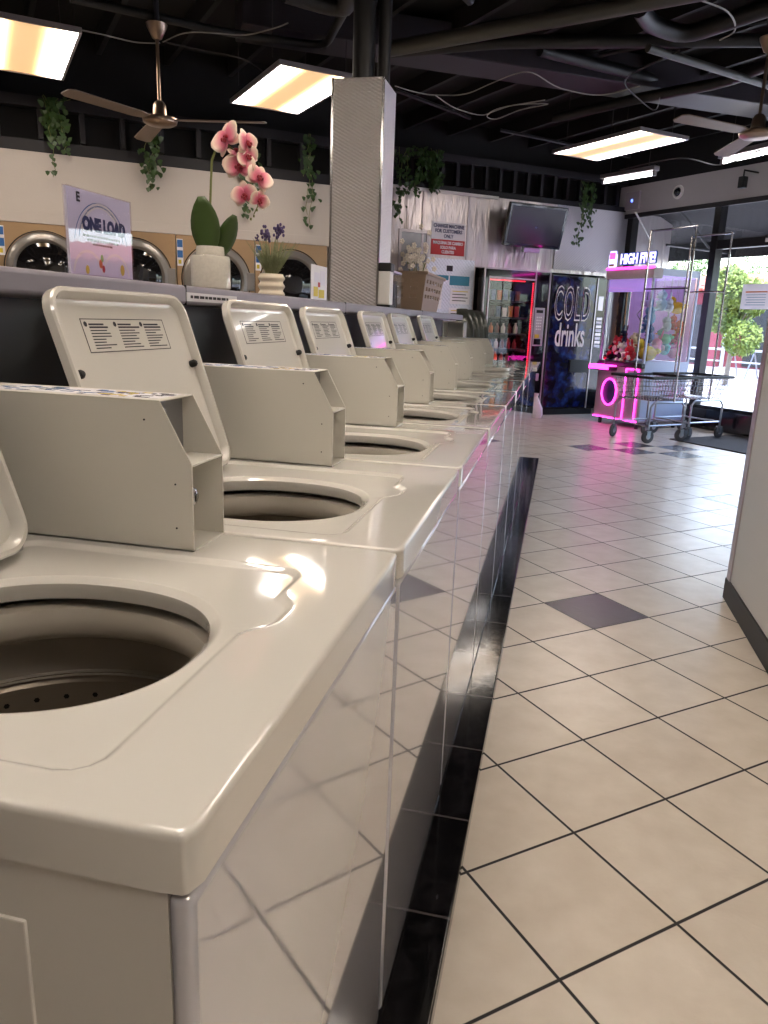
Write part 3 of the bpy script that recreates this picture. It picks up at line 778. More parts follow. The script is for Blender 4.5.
mb.quad([(-lx_*.84, -ly_*.84, 0), (lx_*.84, -ly_*.84, 0), (lx_*.84, ly_*.84, 0), (-lx_*.84, ly_*.84, 0)], M['taupe'])
bsk = mb.build('basket_wall', None, t, recalc=False); solid(bsk, .004)
mb = MB(); k = 1.03
mb.tube([(-lx_*k, -ly_*k, bh), (lx_*k, -ly_*k, bh), (lx_*k, ly_*k, bh), (-lx_*k, ly_*k, bh)], .011, M['taupe'], 8, closed=True); mb.build('rim', None, t)

# small white box frame at the shelf end, and row of shell chairs
p = onz(441, 335, 1.15)
t = thing('open_box', 'small open fronted pale metal box standing on the end counter', 'box', (-.69, 6.5, ZT-.941))
mb = MB(); hh = 1.285
for (a, c) in (((-.09, -.1, hh-.012), (.09, .1, hh)), ((-.09, -.1, .95), (-.078, .1, hh)), ((.078, -.1, .95), (.09, .1, hh)), ((-.09, .09, .95), (.09, .1, hh)), ((-.09, -.1, .942), (.09, .1, .952))): mb.box(a, c, M['enamel'], .002)
mb.build('housing', None, t)


# ------------------------------------------------------------------ room shell
def roomobj(name, mb, rz=0., loc=(0, 0, 0)): return struct(mb.build(name, None, None, loc, rz))
mb = MB(); c = ab(2.3, -3.2); S = 9.5
mb.box((-9, -7, -.12), (14, 17, 0), M['floor']); 
fl_ = roomobj('floor', mb)
# the floor slab only reaches the room: trimmed to the building outline
bm = bmesh.new(); bm.from_mesh(fl_.data)
g = bm.verts[:]+bm.edges[:]+bm.faces[:]
for P_, n_ in ((ab(8.66, 0), A), (ab(-4.6, 0), -A), (ab(0, 4.1), B), (ab2(0, -9.8), -B2)):
    res = bmesh.ops.bisect_plane(bm, geom=bm.verts[:]+bm.edges[:]+bm.faces[:], plane_co=P_, plane_no=n_, clear_outer=True)
    ed = [e for e in res['geom_cut'] if isinstance(e, bmesh.types.BMEdge)]
    bmesh.ops.edgenet_fill(bm, edges=ed)
bm.to_mesh(fl_.data); bm.free()
CZ = 3.75
mb = MB(); mb.box((-9, -7, CZ), (14, 17, CZ+.15), M['ceil']); cl_ = roomobj('ceiling', mb)
bm = bmesh.new(); bm.from_mesh(cl_.data)
for P_, n_ in ((ab(8.66, 0), A), (ab(-4.6, 0), -A), (ab(0, 4.1), B), (ab2(0, -9.8), -B2)):
    res = bmesh.ops.bisect_plane(bm, geom=bm.verts[:]+bm.edges[:]+bm.faces[:], plane_co=P_, plane_no=n_, clear_outer=True)
    ed = [e for e in res['geom_cut'] if isinstance(e, bmesh.types.BMEdge)]
    bmesh.ops.edgenet_fill(bm, edges=ed)
bm.to_mesh(cl_.data); bm.free()
# joists run from the back wall towards the viewer (direction B)
for k in range(16):
    a = -1.1+k*.62
    mb = MB(); mb.box((-.022, -4.0, CZ-.17), (.022, 9.45+min(0, 0), CZ-.002), M['joist'])
    # local frame: x = A, y = -B
    o = mb.build('joist', None, cl_, ab(a, 0), TA)
# back wall
YB = 9.0
mb = MB(); mb.box((3.7, YB, 0), (5.62, YB+.12, 2.89), M['wavy']); mb.box((5.62, YB, 1.995), (7.82, YB+.12, 2.89), M['wavy']); mb.box((5.5, YB+.12, 0), (5.6, 9.7, 2.1), M['ceil']); mb.box((7.85, YB+.12, 0), (7.95, 9.7, 2.1), M['ceil']); mb.box((5.5, YB+.12, 2.0), (7.95, 9.7, 2.1), M['ceil']); mb.box((7.82, YB, 0), (9.0, YB+.12, 2.89), M['wavy']); mb.box((5.5, 9.62, 0), (7.95, 9.7, 2.1), M['ceil']); roomobj('wall_back', mb, TW)
mb = MB(); mb.box((6.88, YB-.012, 2.04), (8.2, YB, 2.89), M['emboss2']); 
pn = mb.build('wall_panel', None, bpy.data.objects['wall_back'], None, 0); pn['label'] = 'quilted metal panel'
mb = MB()
for x in (4.78, 5.45): mb.box((x, YB-.012, 0), (x+.03, YB, 2.89), M['vend_trim'])
mb.box((3.7, YB-.02, 2.865), (5.9, YB, 2.9), M['white']); mb.build('cover_strip', None, bpy.data.objects['wall_back'])
# upper framing above the back wall
def framing(name, x0, x1, y, z0, z1, step, parent=None, side='back'):
    mb = MB(); mb.box((x0, y, z0-(.035 if name == 'trim_2' else .075)), (x1, y+.12, z0+.03), M['stud']); o = roomobj(name, mb, TW)
    mb = MB(); mb.box((x0, y, z1-.02), (x1, y+.12, z1+.07), M['stud']); mb.build('top_rail', None, o)
    x = x0+.02
    while x < x1:
        mb = MB(); mb.box((x, y+.02, z0+.05), (x+.045, y+.1, z1), M['stud']); mb.build('stud', None, o); x += step
    mb = MB(); mb.box((x0, y+.14, z0-.1), (x1, y+.17, CZ-.003), M['ceil']); mb.build('dark_backing', None, o)  # black sheet stands in for the dark space behind the open studs
    return o
framing('trim_2', 3.7, 8.1, YB+.0, 2.93, 3.27, .22)
framing('trim_3', -3.3, 3.6, 8.05, 2.72, 3.05, .36)
# dryer wall: soffit
mb = MB(); mb.box((-3.3, 8.0, 2.02), (3.6, 8.12, 2.64), M['wallwhite']); so = roomobj('wall_left', mb, TW)
mb = MB(); mb.box((-3.3, 7.99, 2.02), (3.6, 8.005, 2.11), M['wallwhite'], .003); mb.build('valance', None, so)
mb = MB(); mb.box((3.62, 8.13, 0), (3.69, 9.7, CZ), M['wallwhite']); roomobj('wall_return', mb, TW)
mb = MB(); mb.box((-4.7, 8.85, 0), (3.56, 8.97, CZ), M['wallwhite']); roomobj('wall_behind_dryers', mb, TW)
# other walls out of view (white, close the room)
mb = MB(); mb.box((-4.75, -4.1, 0), (-4.6, 10.5, CZ), M['wallwhite']); roomobj('wall_far_left', mb, TA)
mb = MB(); mb.box((-4.7, -4.25, 0), (8.75, -4.1, CZ), M['wallwhite']); roomobj('wall_near', mb, TA)
# partition on the right of the aisle
mb = MB(); mb.box((1.105, .35, .1), (1.3, 3.76, 2.6), M['partition']); pt = roomobj('wall_right', mb)
mb = MB(); mb.box((1.098, 3.70, .1), (1.108, 3.765, 2.6), M['vend_trim'], .003); mb.build('corner_strip', None, pt)
mb = MB(); mb.box((1.095, .33, 0), (1.31, 3.775, .105), M['black'], .004); roomobj('baseboard_right', mb)

# window wall: frame TA, x=A, y=-B
WA = 8.6
mb = MB()
mb.box((WA, -4.1, 2.84), (WA+.18, 9.75, 3.24), M['lintel']); ww_ = roomobj('wall_front', mb, TA)
mb = MB(); mb.box((WA, -4.1, 3.24), (WA+.18, 9.75, CZ), M['ceil']); mb.build('dark_upper_band', None, ww_)
mb = MB(); mb.box((WA-.02, -4.1, 2.8), (WA+.02, 9.7, 2.86), M['stud'], .004); mb.build('header_trim', None, ww_)
mb = MB(); mb.box((WA, -4.1, 0), (WA+.14, 9.7, .27), M['gloss_black'], .006); mb.build('kick_plate', None, ww_)
ys = [9.6, 8.42, 6.92, 5.05, 3.6, 2.2, .8, -.6, -2.2, -3.9]
for k in range(len(ys)-1):
    ya, yb_ = ys[k+1], ys[k]
    mb = MB(); mb.box((WA+.06, ya, .27), (WA+.066, yb_, 2.82), M['glass']); w = mb.build('window_%d' % (k+1), None, None, None, TA); struct(w)
    wd = .075
    mb = MB(); mb.box((WA+.0, yb_-wd, .25), (WA+.13, yb_+wd*.3, 2.84), M['alum'], .004)
    mb.box((WA+.02, ya, .25), (WA+.11, yb_, .31), M['alum'])
    mb.build('window_frame', None, w)
# door transom bar at the right bay
mb = MB(); mb.box((WA+.01, 5.05, 2.29), (WA+.12, 6.85, 2.40), M['alum'], .004); mb.box((WA+.01, 5.75, .25), (WA+.1, 5.82, 2.3), M['alum'], .004)
mb.build('transom_bar', None, bpy.data.objects['window_3'])
mb = MB(); mb.box((WA-.004, 5.95, 2.33), (WA+.008, 6.15, 2.375), M['paper']); mb.build('number_sticker', None, bpy.data.objects['window_3'])
# awning outside
aw = thing('shop_awning', 'dark grey cloth awning seen from below outside the windows', 'awning', ab(WA+.2, 0), TA)
mb = MB(); mb.prism([(0.0, 3.1), (1.3, 2.62), (1.3, 2.58), (0, 3.06)], 'y', -4, 10.5, M['awning']); mb.build('canopy_cloth', None, aw)
mb = MB(); mb.box((1.29, -4, 2.33), (1.3, 10.5, 2.6), M['awning']); mb.build('valance', None, aw)
for k in range(9):
    y = -3+k*1.55
    mb = MB(); mb.tube([(0.0, y, 2.42), (1.27, y+.0, 2.4)], .018, M['pipe'], 8); mb.tube([(0.02, y, 3.0), (.9, y, 2.42)], .015, M['pipe'], 8); mb.build('strut', None, aw)

# floor mat near the door
mb = MB(); mb.box((7.35, 4.2, 0.), (8.52, 6.1, .012), M['mat'], .003)
tag(mb.build('floor_mat', None, None, None, TA), 'charcoal entrance mat on the tiles below the street window', 'mat')

# ------------------------------------------------------------------ outside
mb = MB(); mb.box((WA+.19, -30, -.14), (WA+4.5, 60, -.02), M['pavement']); st = mb.build('ground', None, None, None, TA); struct(st)
mb = MB(); mb.box((WA+4.5, -40, -.2), (70, 80, -.06), M['asphalt']); struct(mb.build('street', None, None, None, TA))
t = thing('building', 'low rose red building with a terracotta tile roof across the street', 'building', ab(26, 0), TA)
mb = MB(); mb.box((0, 8, -.1), (8, 45, 3.05), M['redwall']); mb.build('wall', None, t)
mb = MB()
for k in range(185):
    y = 8+k*.2
    mb.prism([(y, 3.0-.05), (y+.05, 3.08-.05), (y+.1, 3.1-.05), (y+.15, 3.08-.05), (y+.2, 3.0-.05)], 'x', 0, .001, M['rooftile']) if False else None
rp_ = []
mb.bm.verts.ensure_lookup_table()
prev = None; i_ = mb.mi(M['rooftile'])
for k in range(37*20+1):
    y = 8+k*.05; h = .14*abs(sin(k*.05*pi/.4))
    row = []
    for j in range(7):
        x = -.8+j*.6; z = 2.75+j*.13+h*.8
        row.append(mb.bm.verts.new((x, y, z)))
    if prev:
        for j in range(6):
            f = mb.bm.faces.new((prev[j], prev[j+1], row[j+1], row[j])); f.material_index = i_
    prev = row
solid(mb.build('roof', None, t, recalc=False), .05)
for k in range(7):
    y = 15+k*2.6
    mb = MB(); mb.box((-.06, y, .0), (.06, y+1.7, 2.3), M['darkgrey'], .02); mb.build('shop_window', None, t)
for k in range(3):
    mb = MB(); mb.box((-.75, 16+k*4., -.1), (-.45, 16.35+k*4., 2.9), M['redwall'], .02); mb.build('pillar', None, t)
def tree(name, label, loc, h, r, n, m, seed, crownz, group=None, sq=1.):
    rnd = random.Random(seed); t = thing(name, label, 'tree', loc, 0, group)
    mb = MB(); mb.tube([(0, 0, -.1), (.03, .02, h*.4), (0, 0, crownz+.1)], [.07, .05, .04], M['bark'], 8)
    for k in range(5): a = k*1.3; mb.tube([(0, 0, crownz-.2), (cos(a)*r*.4, sin(a)*r*.4, crownz+r*.5)], [.03, .012], M['bark'], 6)
    mb.build('trunk', None, t)
    mb = MB(); cl = [(rnd.uniform(-.6, .6)*r, rnd.uniform(-.6, .6)*r, crownz+rnd.uniform(-.1, 1.)*r*sq, rnd.uniform(.3, .5)*r) for _ in range(9)]
    for k in range(n):
        c = rnd.choice(cl); v = Vector((rnd.gauss(0, 1), rnd.gauss(0, 1), rnd.gauss(0, 1))).normalized()*c[3]*rnd.uniform(.7, 1.05)
        p = Vector(c[:3])+v; a = Vector((rnd.gauss(0, 1), rnd.gauss(0, 1), rnd.gauss(0, 1))).normalized(); b = a.orthogonal().normalized(); s_ = rnd.uniform(.04, .08)*r**.4
        mb.quad([p-a*s_, p+b*s_*.6, p+a*s_, p-b*s_*.6], m)
    o = mb.build('crown', None, t, recalc=False, split=False); return t
tree('street_tree', 'small bright green tree on the kerb across the street', ab(17, -12.95), 2.2, .95, 9000, M['tree'], 3, 1.25, sq=1.3)
for k, (b_, r_, z_, lb) in enumerate(((-31, 3.2, 3.0, 'far tree above the roof, leftmost of the row beyond'), (-27, 3.0, 3.2, 'far tree above the roof, second from the left'), (-23.4, 2.8, 3.4, 'far tree above the roof behind the window post'), (-20, 3., 3.2, 'far tree above the roof near the door frame'), (-36, 3.4, 3.0, 'far tree above the roof behind the claw machine sign'))):
    tree('distant_tree', 'dusty green '+lb, ab(42, b_*1.5), 4.5, r_, 3500, M['hedge'], 10+k, z_, 'trees beyond the tile roof')
# railing / tables across the street and posts
for k in range(2):
    t = thing('outdoor_table', ['grey outdoor table and bench across the street, left one', 'grey outdoor table and bench across the street, right one'][k], 'table', ab(20.5, -16.1+k*1.9), TA)
    mb = MB(); mb.box((-.4, -.75, .72), (.4, .75, .77), M['zinc'], .005); mb.build('tabletop', None, t)
    for sy in (-.6, .6):
        mb = MB(); mb.tube([(-.3, sy, -.06), (0, sy, .72), (.3, sy, -.06)], .025, M['zinc'], 6); mb.build('leg', None, t)
    mb = MB(); mb.box((-.85, -.75, .4), (-.6, .75, .44), M['zinc'], .005); mb.build('bench', None, t)
t = thing('sign_post', 'pale street sign post standing beyond the window', 'post', ab(18.6, -14.4), TA)
mb = MB(); mb.tube([(0, 0, -.06), (0, 0, 2.2)], .05, M['zinc'], 8); mb.build('post', None, t)
mb = MB(); mb.box((-.03, -.3, 1.45), (-.01, .3, 2.1), M['paper'], .005); mb.build('sign_board', None, t)

# posters taped on glass
t = thing('window_notice', 'white notice sheet with red heading taped on the door glass', 'poster', ab(WA+.05, -6.2, 1.7), TA)
mb = MB(); mb.box((-.003, -.2, -.15), (0, .2, .15), M['thin_paper']); mb.build('sheet', None, t)
mb = MB(); mb.box((-.004, -.15, .05), (-.003, .15, .065), M['orange'])
for k in range(5): mb.box((-.004, -.14, .02-k*.03), (-.003, .14-.02*(k % 2), .026-k*.03), M['teal'])
mb.build('print', None, t)
t = thing('window_poster', 'beige poster with reversed lettering on the glass behind the claw machine', 'poster', ab(WA+.05, -8.62, 1.28), TA)
mb = MB(); mb.box((-.003, -.30, -.42), (0, .42, .55), M['beige']); mb.build('sheet', None, t)
text('WASH', 'lettering', .3, M['ink'], t, (-.006, .05, .42), (pi/2, 0, pi/2), .8, .001, .004)
text('SAVE', 'lettering', .2, M['ink'], t, (-.006, .05, .1), (pi/2, 0, pi/2), .9, .001, .002)
mb = MB()
for z in (.25, -.08, -.3): mb.box((-.004, -.28, z), (-.003, .4, z+.006), M['ink'])
mb.build('ruled_line', None, t)

# ------------------------------------------------------------------ dryers along the left wall (frame TW: x=A2, y=-B2, fronts at y=8)
def make_dryer():
    t = thing('tumble_dryer', '', 'dryer', (0, 0, 0), TW, 'stacked tumble dryers on the left wall')
    w = .405
    mb = MB(); mb.box((-w+.002, .02, 0), (w-.002, .8, 2.015), M['ringgrey'], .004); mb.build('cabinet', None, t)
    for zc in (1.6, .64):
        mb = MB(); mb.box((-w+.004, 0, zc-.46), (w-.004, .02, zc+.42), M['gold'], .006); fp = mb.build('front_panel', None, t)
        mb = MB()
        mb.lathe([(.345, 0), (.345, -.02), (.325, -.04), (.28, -.045), (.262, -.03), (.255, -.012)], M['ringgrey'], (0, 0, zc), 48, ax='y')
        mb.lathe([(.35, .002), (.362, -.006), (.352, -.012)], M['black'], (0, 0, zc), 48, ax='y'); 
        mb.box((.3, -.042, zc-.09), (.39, -.012, zc+.09), M['ringgrey'], .008); d = mb.build('door', None, t)
        mb = MB(); mb.lathe([(.258, -.015), (.2, -.035), (.1, -.045), (.001, -.048)], M['drumdark'], (0, 0, zc), 40, ax='y'); mb.build('door_glass', None, d)
    mb = MB(); mb.box((-w+.008, -.004, 1.72), (-w+.07, .0, 1.98), M['paper'], .001); mb.box((-w+.012, -.005, 1.9), (-w+.066, -.004, 1.97), M['blue']); mb.box((-w+.012, -.005, 1.8), (-w+.066, -.004, 1.87), M['blue'])
    mb.box((-w+.02, -.0052, 1.74), (-w+.05, -.005, 1.78), M['yellow']); mb.build('instruction_label', None, t)
    return t
d0 = make_dryer(); build_kids(d0)
dn_ = {0: 'tan fronted stacked dryer at the left edge of the photo', 1: 'tan fronted stacked dryer mostly behind the ONE LOAD sheet', 2: 'tan fronted stacked dryer directly behind the orchid jar', 3: 'tan fronted stacked dryer behind the lavender pot', -1: 'tan fronted stacked dryer just left of the leftmost round door in view', }
for k in range(-1, 4):
    d = d0 if k == 0 else cp(d0)
    d.location = ab2(.30+k*.81, -8.0); d['label'] = dn_[k]

# ------------------------------------------------------------------ vending machines (frame TW)
def vloc(a, b, z=0): return ab2(a, -b, z)
sn = thing('snack_vending_machine', 'black glass front snack vending machine outlined with red lights', 'vending machine', vloc(6.18, 8.8), TW)
w, dpt, h = .53, .75, 1.98
mb = MB()
mb.box((-w, .0, .08), (-w+.06, dpt, h), M['gloss_black'], .004); mb.box((w-.24, .0, .08), (w, dpt, h), M['gloss_black'], .004)
mb.box((-w, 0, h-.12), (w, dpt, h), M['gloss_black'], .004); mb.box((-w, dpt-.04, .08), (w, dpt, h), M['gloss_black']); mb.box((-w, 0, .08), (w, dpt, .62), M['gloss_black'], .004)
mb.box((-w+.03, .05, 0), (w-.03, dpt-.05, .085), M['black'])
mb.build('cabinet', None, sn)
mb = MB(); e = .011
for a, b in (((-w, .09), (-w, h)), ((w, .09), (w, h)), ((-w+.075, .6), (-w+.075, h-.1)), ((w-.24, .6), (w-.24, h))): mb.box((a[0]-e, -.012, a[1]), (a[0]+e, .004, b[1]), M['vend_trim'], .003)
for z, x0, x1 in ((h, -w, w), (h-.115, -w+.07, w-.24), (.1, -w, w)): mb.box((x0, -.012, z-e), (x1, .004, z+e), M['vend_trim'], .003)
mb.build('door_trim', None, sn)
mb = MB(); mb.box((-w+.07, .002, .62), (w-.245, .008, h-.12), M['glass']); mb.build('door_glass', None, sn)
mb = MB()
for x in (-w+.09, w-.262):
    for k in range(42): z = .66+k*.028; mb.box((x-.007, .012, z), (x+.007, .02, z+.014), M['red_led'])
for k in range(22): x = -w+.1+k*.026; mb.box((x, .012, h-.15), (x+.014, .02, h-.137), M['red_led'])
mb.build('led_strip', None, sn)
mb = MB(); mb.box((w-.215, -.01, .98), (w-.05, .002, 1.5), M['vend_trim'], .006); kp = mb.build('keypad_panel', None, sn)
mb = MB(); mb.box((w-.19, -.013, 1.43), (w-.08, -.009, 1.47), M['hole']); 
for i in range(3):
    for j in range(5): mb.box((w-.18+i*.032, -.013, 1.2+j*.04), (w-.16+i*.032, -.009, 1.22+j*.04), M['white'])
mb.box((w-.2, -.02, 1.0), (w-.09, -.009, 1.08), M['gloss_black'], .003); mb.box((w-.19, -.022, 1.09), (w-.12, -.01, 1.14), M['yellow'], .003); mb.build('key', None, kp)
mb = MB(); mb.box((-w+.1, -.014, .66), (w-.45, .0, .72), M['pink_neon'], .006) if False else mb.box((-w+.16, .02, .70), (-w+.46, .04, .76), M['pink_neon'], .006); mb.build('neon_display', None, sn)
mb = MB(); mb.box((-w+.12, -.008, .3), (w-.34, .002, .5), M['black'], .004); mb.box((w-.13, -.01, .5), (w-.06, .002, .6), M['vend_trim'], .003); mb.build('delivery_flap', None, sn)
rnd = random.Random(11)
pcol = [mat('foil packet %d' % i, c, .35, .1) for i, c in enumerate(('a02028', 'd8d0c0', '28406a', 'c06a20', '70301c', 'd0a030', '3a2028', '6a7aa0'))]
pname = ['red', 'cream', 'dark blue', 'orange', 'brown', 'yellow', 'dark maroon', 'pale blue']
lvls = [('top', 1.58), ('second', 1.36), ('third', 1.14), ('fourth', .93), ('lowest', .74)]
for li, (ln, z) in enumerate(lvls):
    mb = MB(); mb.box((-w+.07, .09, z-.02), (w-.26, dpt-.05, z), M['dark_steel'], .002); mb.build('tray', None, sn)
    for k in range(6):
        x = -w+.14+k*.1; ci = rnd.randrange(8); bottle = z < 1.2
        hh_ = rnd.uniform(.12, .15)
        mb = MB()
        if bottle: mb.lathe([(.001, 0), (.028, 0), (.03, .01), (.03, hh_*.6), (.012, hh_*.82), (.012, hh_), (.001, hh_)], pcol[ci], n=12)
        else:
            mb.prism([(-.035, 0), (.035, 0), (.032, .01), (.034, hh_-.01), (.036, hh_), (-.036, hh_), (-.034, hh_-.01), (-.032, .01)], 'y', -.012, .012, pcol[ci], .003)
        P_ = sn.matrix_basis if False else None
        loc = vloc(6.18, 8.8)+A2*x-B2*.14+Vector((0, 0, z+.002))
        o = mb.build('drink_bottle' if bottle else 'snack_packet', None, None, loc, TW)
        tag(o, '%s %s, %s from left on the %s tray of the snack machine' % (pname[ci], 'bottle' if bottle else 'snack packet', ['first', 'second', 'third', 'fourth', 'fifth', 'sixth'][k], ln), 'bottle' if bottle else 'snack', 'bottles in the snack machine' if bottle else 'packets in the snack machine')
dr = thing('drinks_vending_machine', 'dark blue vending machine reading COLD drinks in outlined letters', 'vending machine', vloc(7.24, 8.8), TW)
w = .5
mb = MB(); mb.box((-w, .03, .08), (w, dpt, h-.02), M['gloss_black'], .01); mb.box((-w+.03, .06, 0), (w-.03, dpt-.05, .085), M['black']); mb.build('cabinet', None, dr)
mb = MB(); n = 12; pts = [(-w+.02, .03)]+[(-w+.02+(.76)*k/n, -.03*sin(pi*k/n)-.0) for k in range(n+1)]+[(-w+.78, .03)]
mb.prism(pts, 'z', .12, h-.04, M['drinks']); mb.build('front_panel', None, dr)
mb = MB(); mb.box((-w+.79, .0, .12), (w-.02, .03, h-.04), M['gloss_black'], .004)
for k in range(8): mb.box((w-.16, -.008, .98+k*.055), (w-.06, .0, 1.02+k*.055), M['vend_trim'] if k % 2 else M['paper'], .002)
mb.box((w-.16, -.008, 1.5), (w-.07, 0, 1.7), M['yellow'] if False else M['vend_trim'], .003)
mb.build('selection_panel', None, dr)
mb = MB(); mb.box((-w+.4, -.06, .62), (w-.25, -.0, .8), M['black'], .01); mb.build('delivery_bin', None, dr)
mb = MB(); mb.box((w-.21, -.012, .1), (w-.19, .0, h-.03), M['vend_trim'], .003); mb.box((-w+.005, -.012, .1), (-w+.02, .03, h-.03), M['black'], .003); mb.build('edge_trim', None, dr)
text('COLD', 'outlined_lettering', .64, M['white'], dr, (-.13, -.034, 1.55), (pi/2, 0, 0), .33, .002, .016, sp=1.15)
text('COLD', 'lettering_fill', .64, M['drinks'], dr, (-.13, -.038, 1.55), (pi/2, 0, 0), .33, .002, -.006, sp=1.15)
text('drinks', 'lettering', .46, M['white'], dr, (-.13, -.034, 1.13), (pi/2, 0, 0), .46, .002, .006)

# small white bag beside snack machine
mb = MB(); mb.lathe([(.001, 0), (.1, .0), (.12, .05), (.11, .14), (.06, .24), (.035, .3), (.05, .34)], M['paper'], (0, 0, 0), 9, sx=.9, sy=1.2)
tag(mb.build('paper_bag', None, None, vloc(6.5, 8.62, .0), TW), 'crumpled white bag on the floor in front of the snack machine', 'bag')

# TV and wall items (frame TW; wall face y=9.6)
tv = thing('television', 'flat black television tilted down from the metal back wall', 'television', vloc(6.36, YB-.02, 2.545), TW)
tf = MB(); T_ = Matrix.Translation((0, -.22, 0)) @ Matrix.Rotation(R(14), 4, 'X') @ Matrix.Rotation(R(0), 4, 'Y')
tf.box((-.46, -.03, -.27), (.46, .03, .27), M['gloss_black'], .01, T=T_); tf.build('housing', None, tv)
mb = MB(); mb.box((-.42, -.034, -.225), (.42, -.03, .235), M['screen'], T=T_); scn = mb.build('screen', None, tv)
mb = MB(); mb.box((-.38, -.0365, -.01), (.36, -.0345, .01), M['pink_neon'], T=T_ @ Matrix.Rotation(R(34), 4, 'Y')) if False else mb.box((-.02, -.036, -.02), (.02, -.0345, .0), M['gloss_black'], T=T_)
mb.build('receiver', None, tv)
mb = MB(); mb.box((-.14, -.06, -.33), (.12, -.0, -.268), M['zinc'], .004, T=T_); mb.build('speaker_bar', None, tv)
mb = MB(); mb.tube([(0, .0, 0), (0, -.18, 0)], .03, M['black'], 8); mb.box((-.1, -.02, -.12), (.1, .01, .12), M['black']); mb.build('wall_bracket', None, tv)
def walltext(lines, parent, y, size, m, sx, z0, dz, off=.001):
    for k, l in enumerate(lines): text(l, 'lettering', size, m, parent, (0, y, z0-k*dz), (pi/2, 0, 0), sx, .001, off)
ps = onp(448, 240, vloc(0, YB), B2)
t = thing('change_machine_sign', 'blue and red change machine notice on the metal wall', 'sign', vloc(ps.dot(A2), YB-.0, ps.z), TW)
mb = MB(); mb.box((-.25, -.008, .0), (.25, 0, .21), M['paper'], .002); mb.box((-.25, -.008, -.19), (.25, 0, 0), M['red'], .002); mb.build('board', None, t)
walltext(['CHANGE MACHINE', 'FOR CUSTOMERS', 'ONLY'], t, -.01, .06, M['navy'], .86, .165, .062, .002)
walltext(['MAQUINA DE CAMBIO', 'SOLO PARA', 'CLIENTES'], t, -.01, .052, M['paper'], .84, -.042, .056, .002)
# notice board of diamond plate with papers
ps = onp(447, 300, vloc(0, YB), B2)
t = thing('notice_board', 'pale diamond patterned metal board with taped notices below the red sign', 'notice board', vloc(ps.dot(A2), YB-.013, 1.5), TW)
mb = MB(); mb.box((-.34, -.012, -.75), (.38, 0, .57), M['diamond'], .003); mb.build('board', None, t)
for (x, z, w_, h_, c) in ((-.16, .33, .3, .06, 'teal'), (.16, .3, .3, .12, 'teal'), (.18, .1, .3, .2, 'paper'), (.17, -.15, .3, .2, 'paper'), (.16, -.4, .3, .2, 'paper'), (-.2, .08, .2, .3, 'paper'), (.0, .45, .09, .07, 'ink')):
    mb = MB(); mb.box((x-w_/2, -.016, z-h_/2), (x+w_/2, -.012, z+h_/2), M[c])
    if c == 'paper':
        for q in range(4): mb.box((x-w_*.4, -.017, z+h_*.3-q*h_*.2), (x+w_*(.4-.1*(q % 2)), -.016, z+h_*.3-q*h_*.2+.01), M['ink'] if q else M['yellow'])
    mb.build('notice', None, t)
# service window with white flowers
ps = onp(413, 255, vloc(0, YB), B2)
t = thing('picture_frame', 'grey framed panel on the metal wall behind white flowers', 'frame', vloc(ps.dot(A2), YB-.0, ps.z), TW)
mb = MB()
for a, c in (((-.2, -.02, .27), (.22, 0, .31)), ((-.2, -.02, -.31), (.22, 0, -.27)), ((-.22, -.02, -.31), (-.18, 0, .31)), ((.18, -.02, -.31), (.22, 0, .31))): mb.box(a, c, M['vend_trim'], .003)
mb.build('frame', None, t)
mb = MB(); mb.box((-.19, -.006, -.29), (.2, 0, .29), M['boxin']); mb.build('panel', None, t)
fw_ = thing('white_flowers', 'bunch of white silk flowers in a vase behind the basket', 'flowers', vloc(4.63, YB-.22, 0), TW)
mb = MB(); mb.lathe([(.001, 1.2), (.07, 1.2), (.09, 1.3), (.06, 1.45), (.07, 1.5)], M['cream'], n=20); mb.build('vase', None, fw_)
mb = MB(); mb.tube([(0, 0, 0), (0, 0, 1.2)], .04, M['dark_steel'], 8); mb.box((-.15, -.12, 1.17), (.15, .12, 1.2), M['darkgrey'], .004); mb.build('stand', None, fw_)
rnd = random.Random(8); mb = MB()
for k in range(60):
    c = Vector((rnd.gauss(0, .09), rnd.gauss(0, .06), 2.03+rnd.gauss(0, .13)-.02))
    for q in range(5):
        a = q*2*pi/5; mb.ball(c+Vector((cos(a)*.02, 0, sin(a)*.02)), (.016, .008, .016), M['cream'], 6)
mb.build('blossoms', None, fw_)['kind'] = 'stuff'
mb = MB()
for k in range(9): a = rnd.uniform(-.15, .15); mb.tube([(0, 0, 1.4), (a*.3, 0, 1.7), (a, rnd.uniform(-.05, .05), 1.98)], .004, M['stem'], 5)
mb.build('stems', None, fw_)['kind'] = 'stuff'

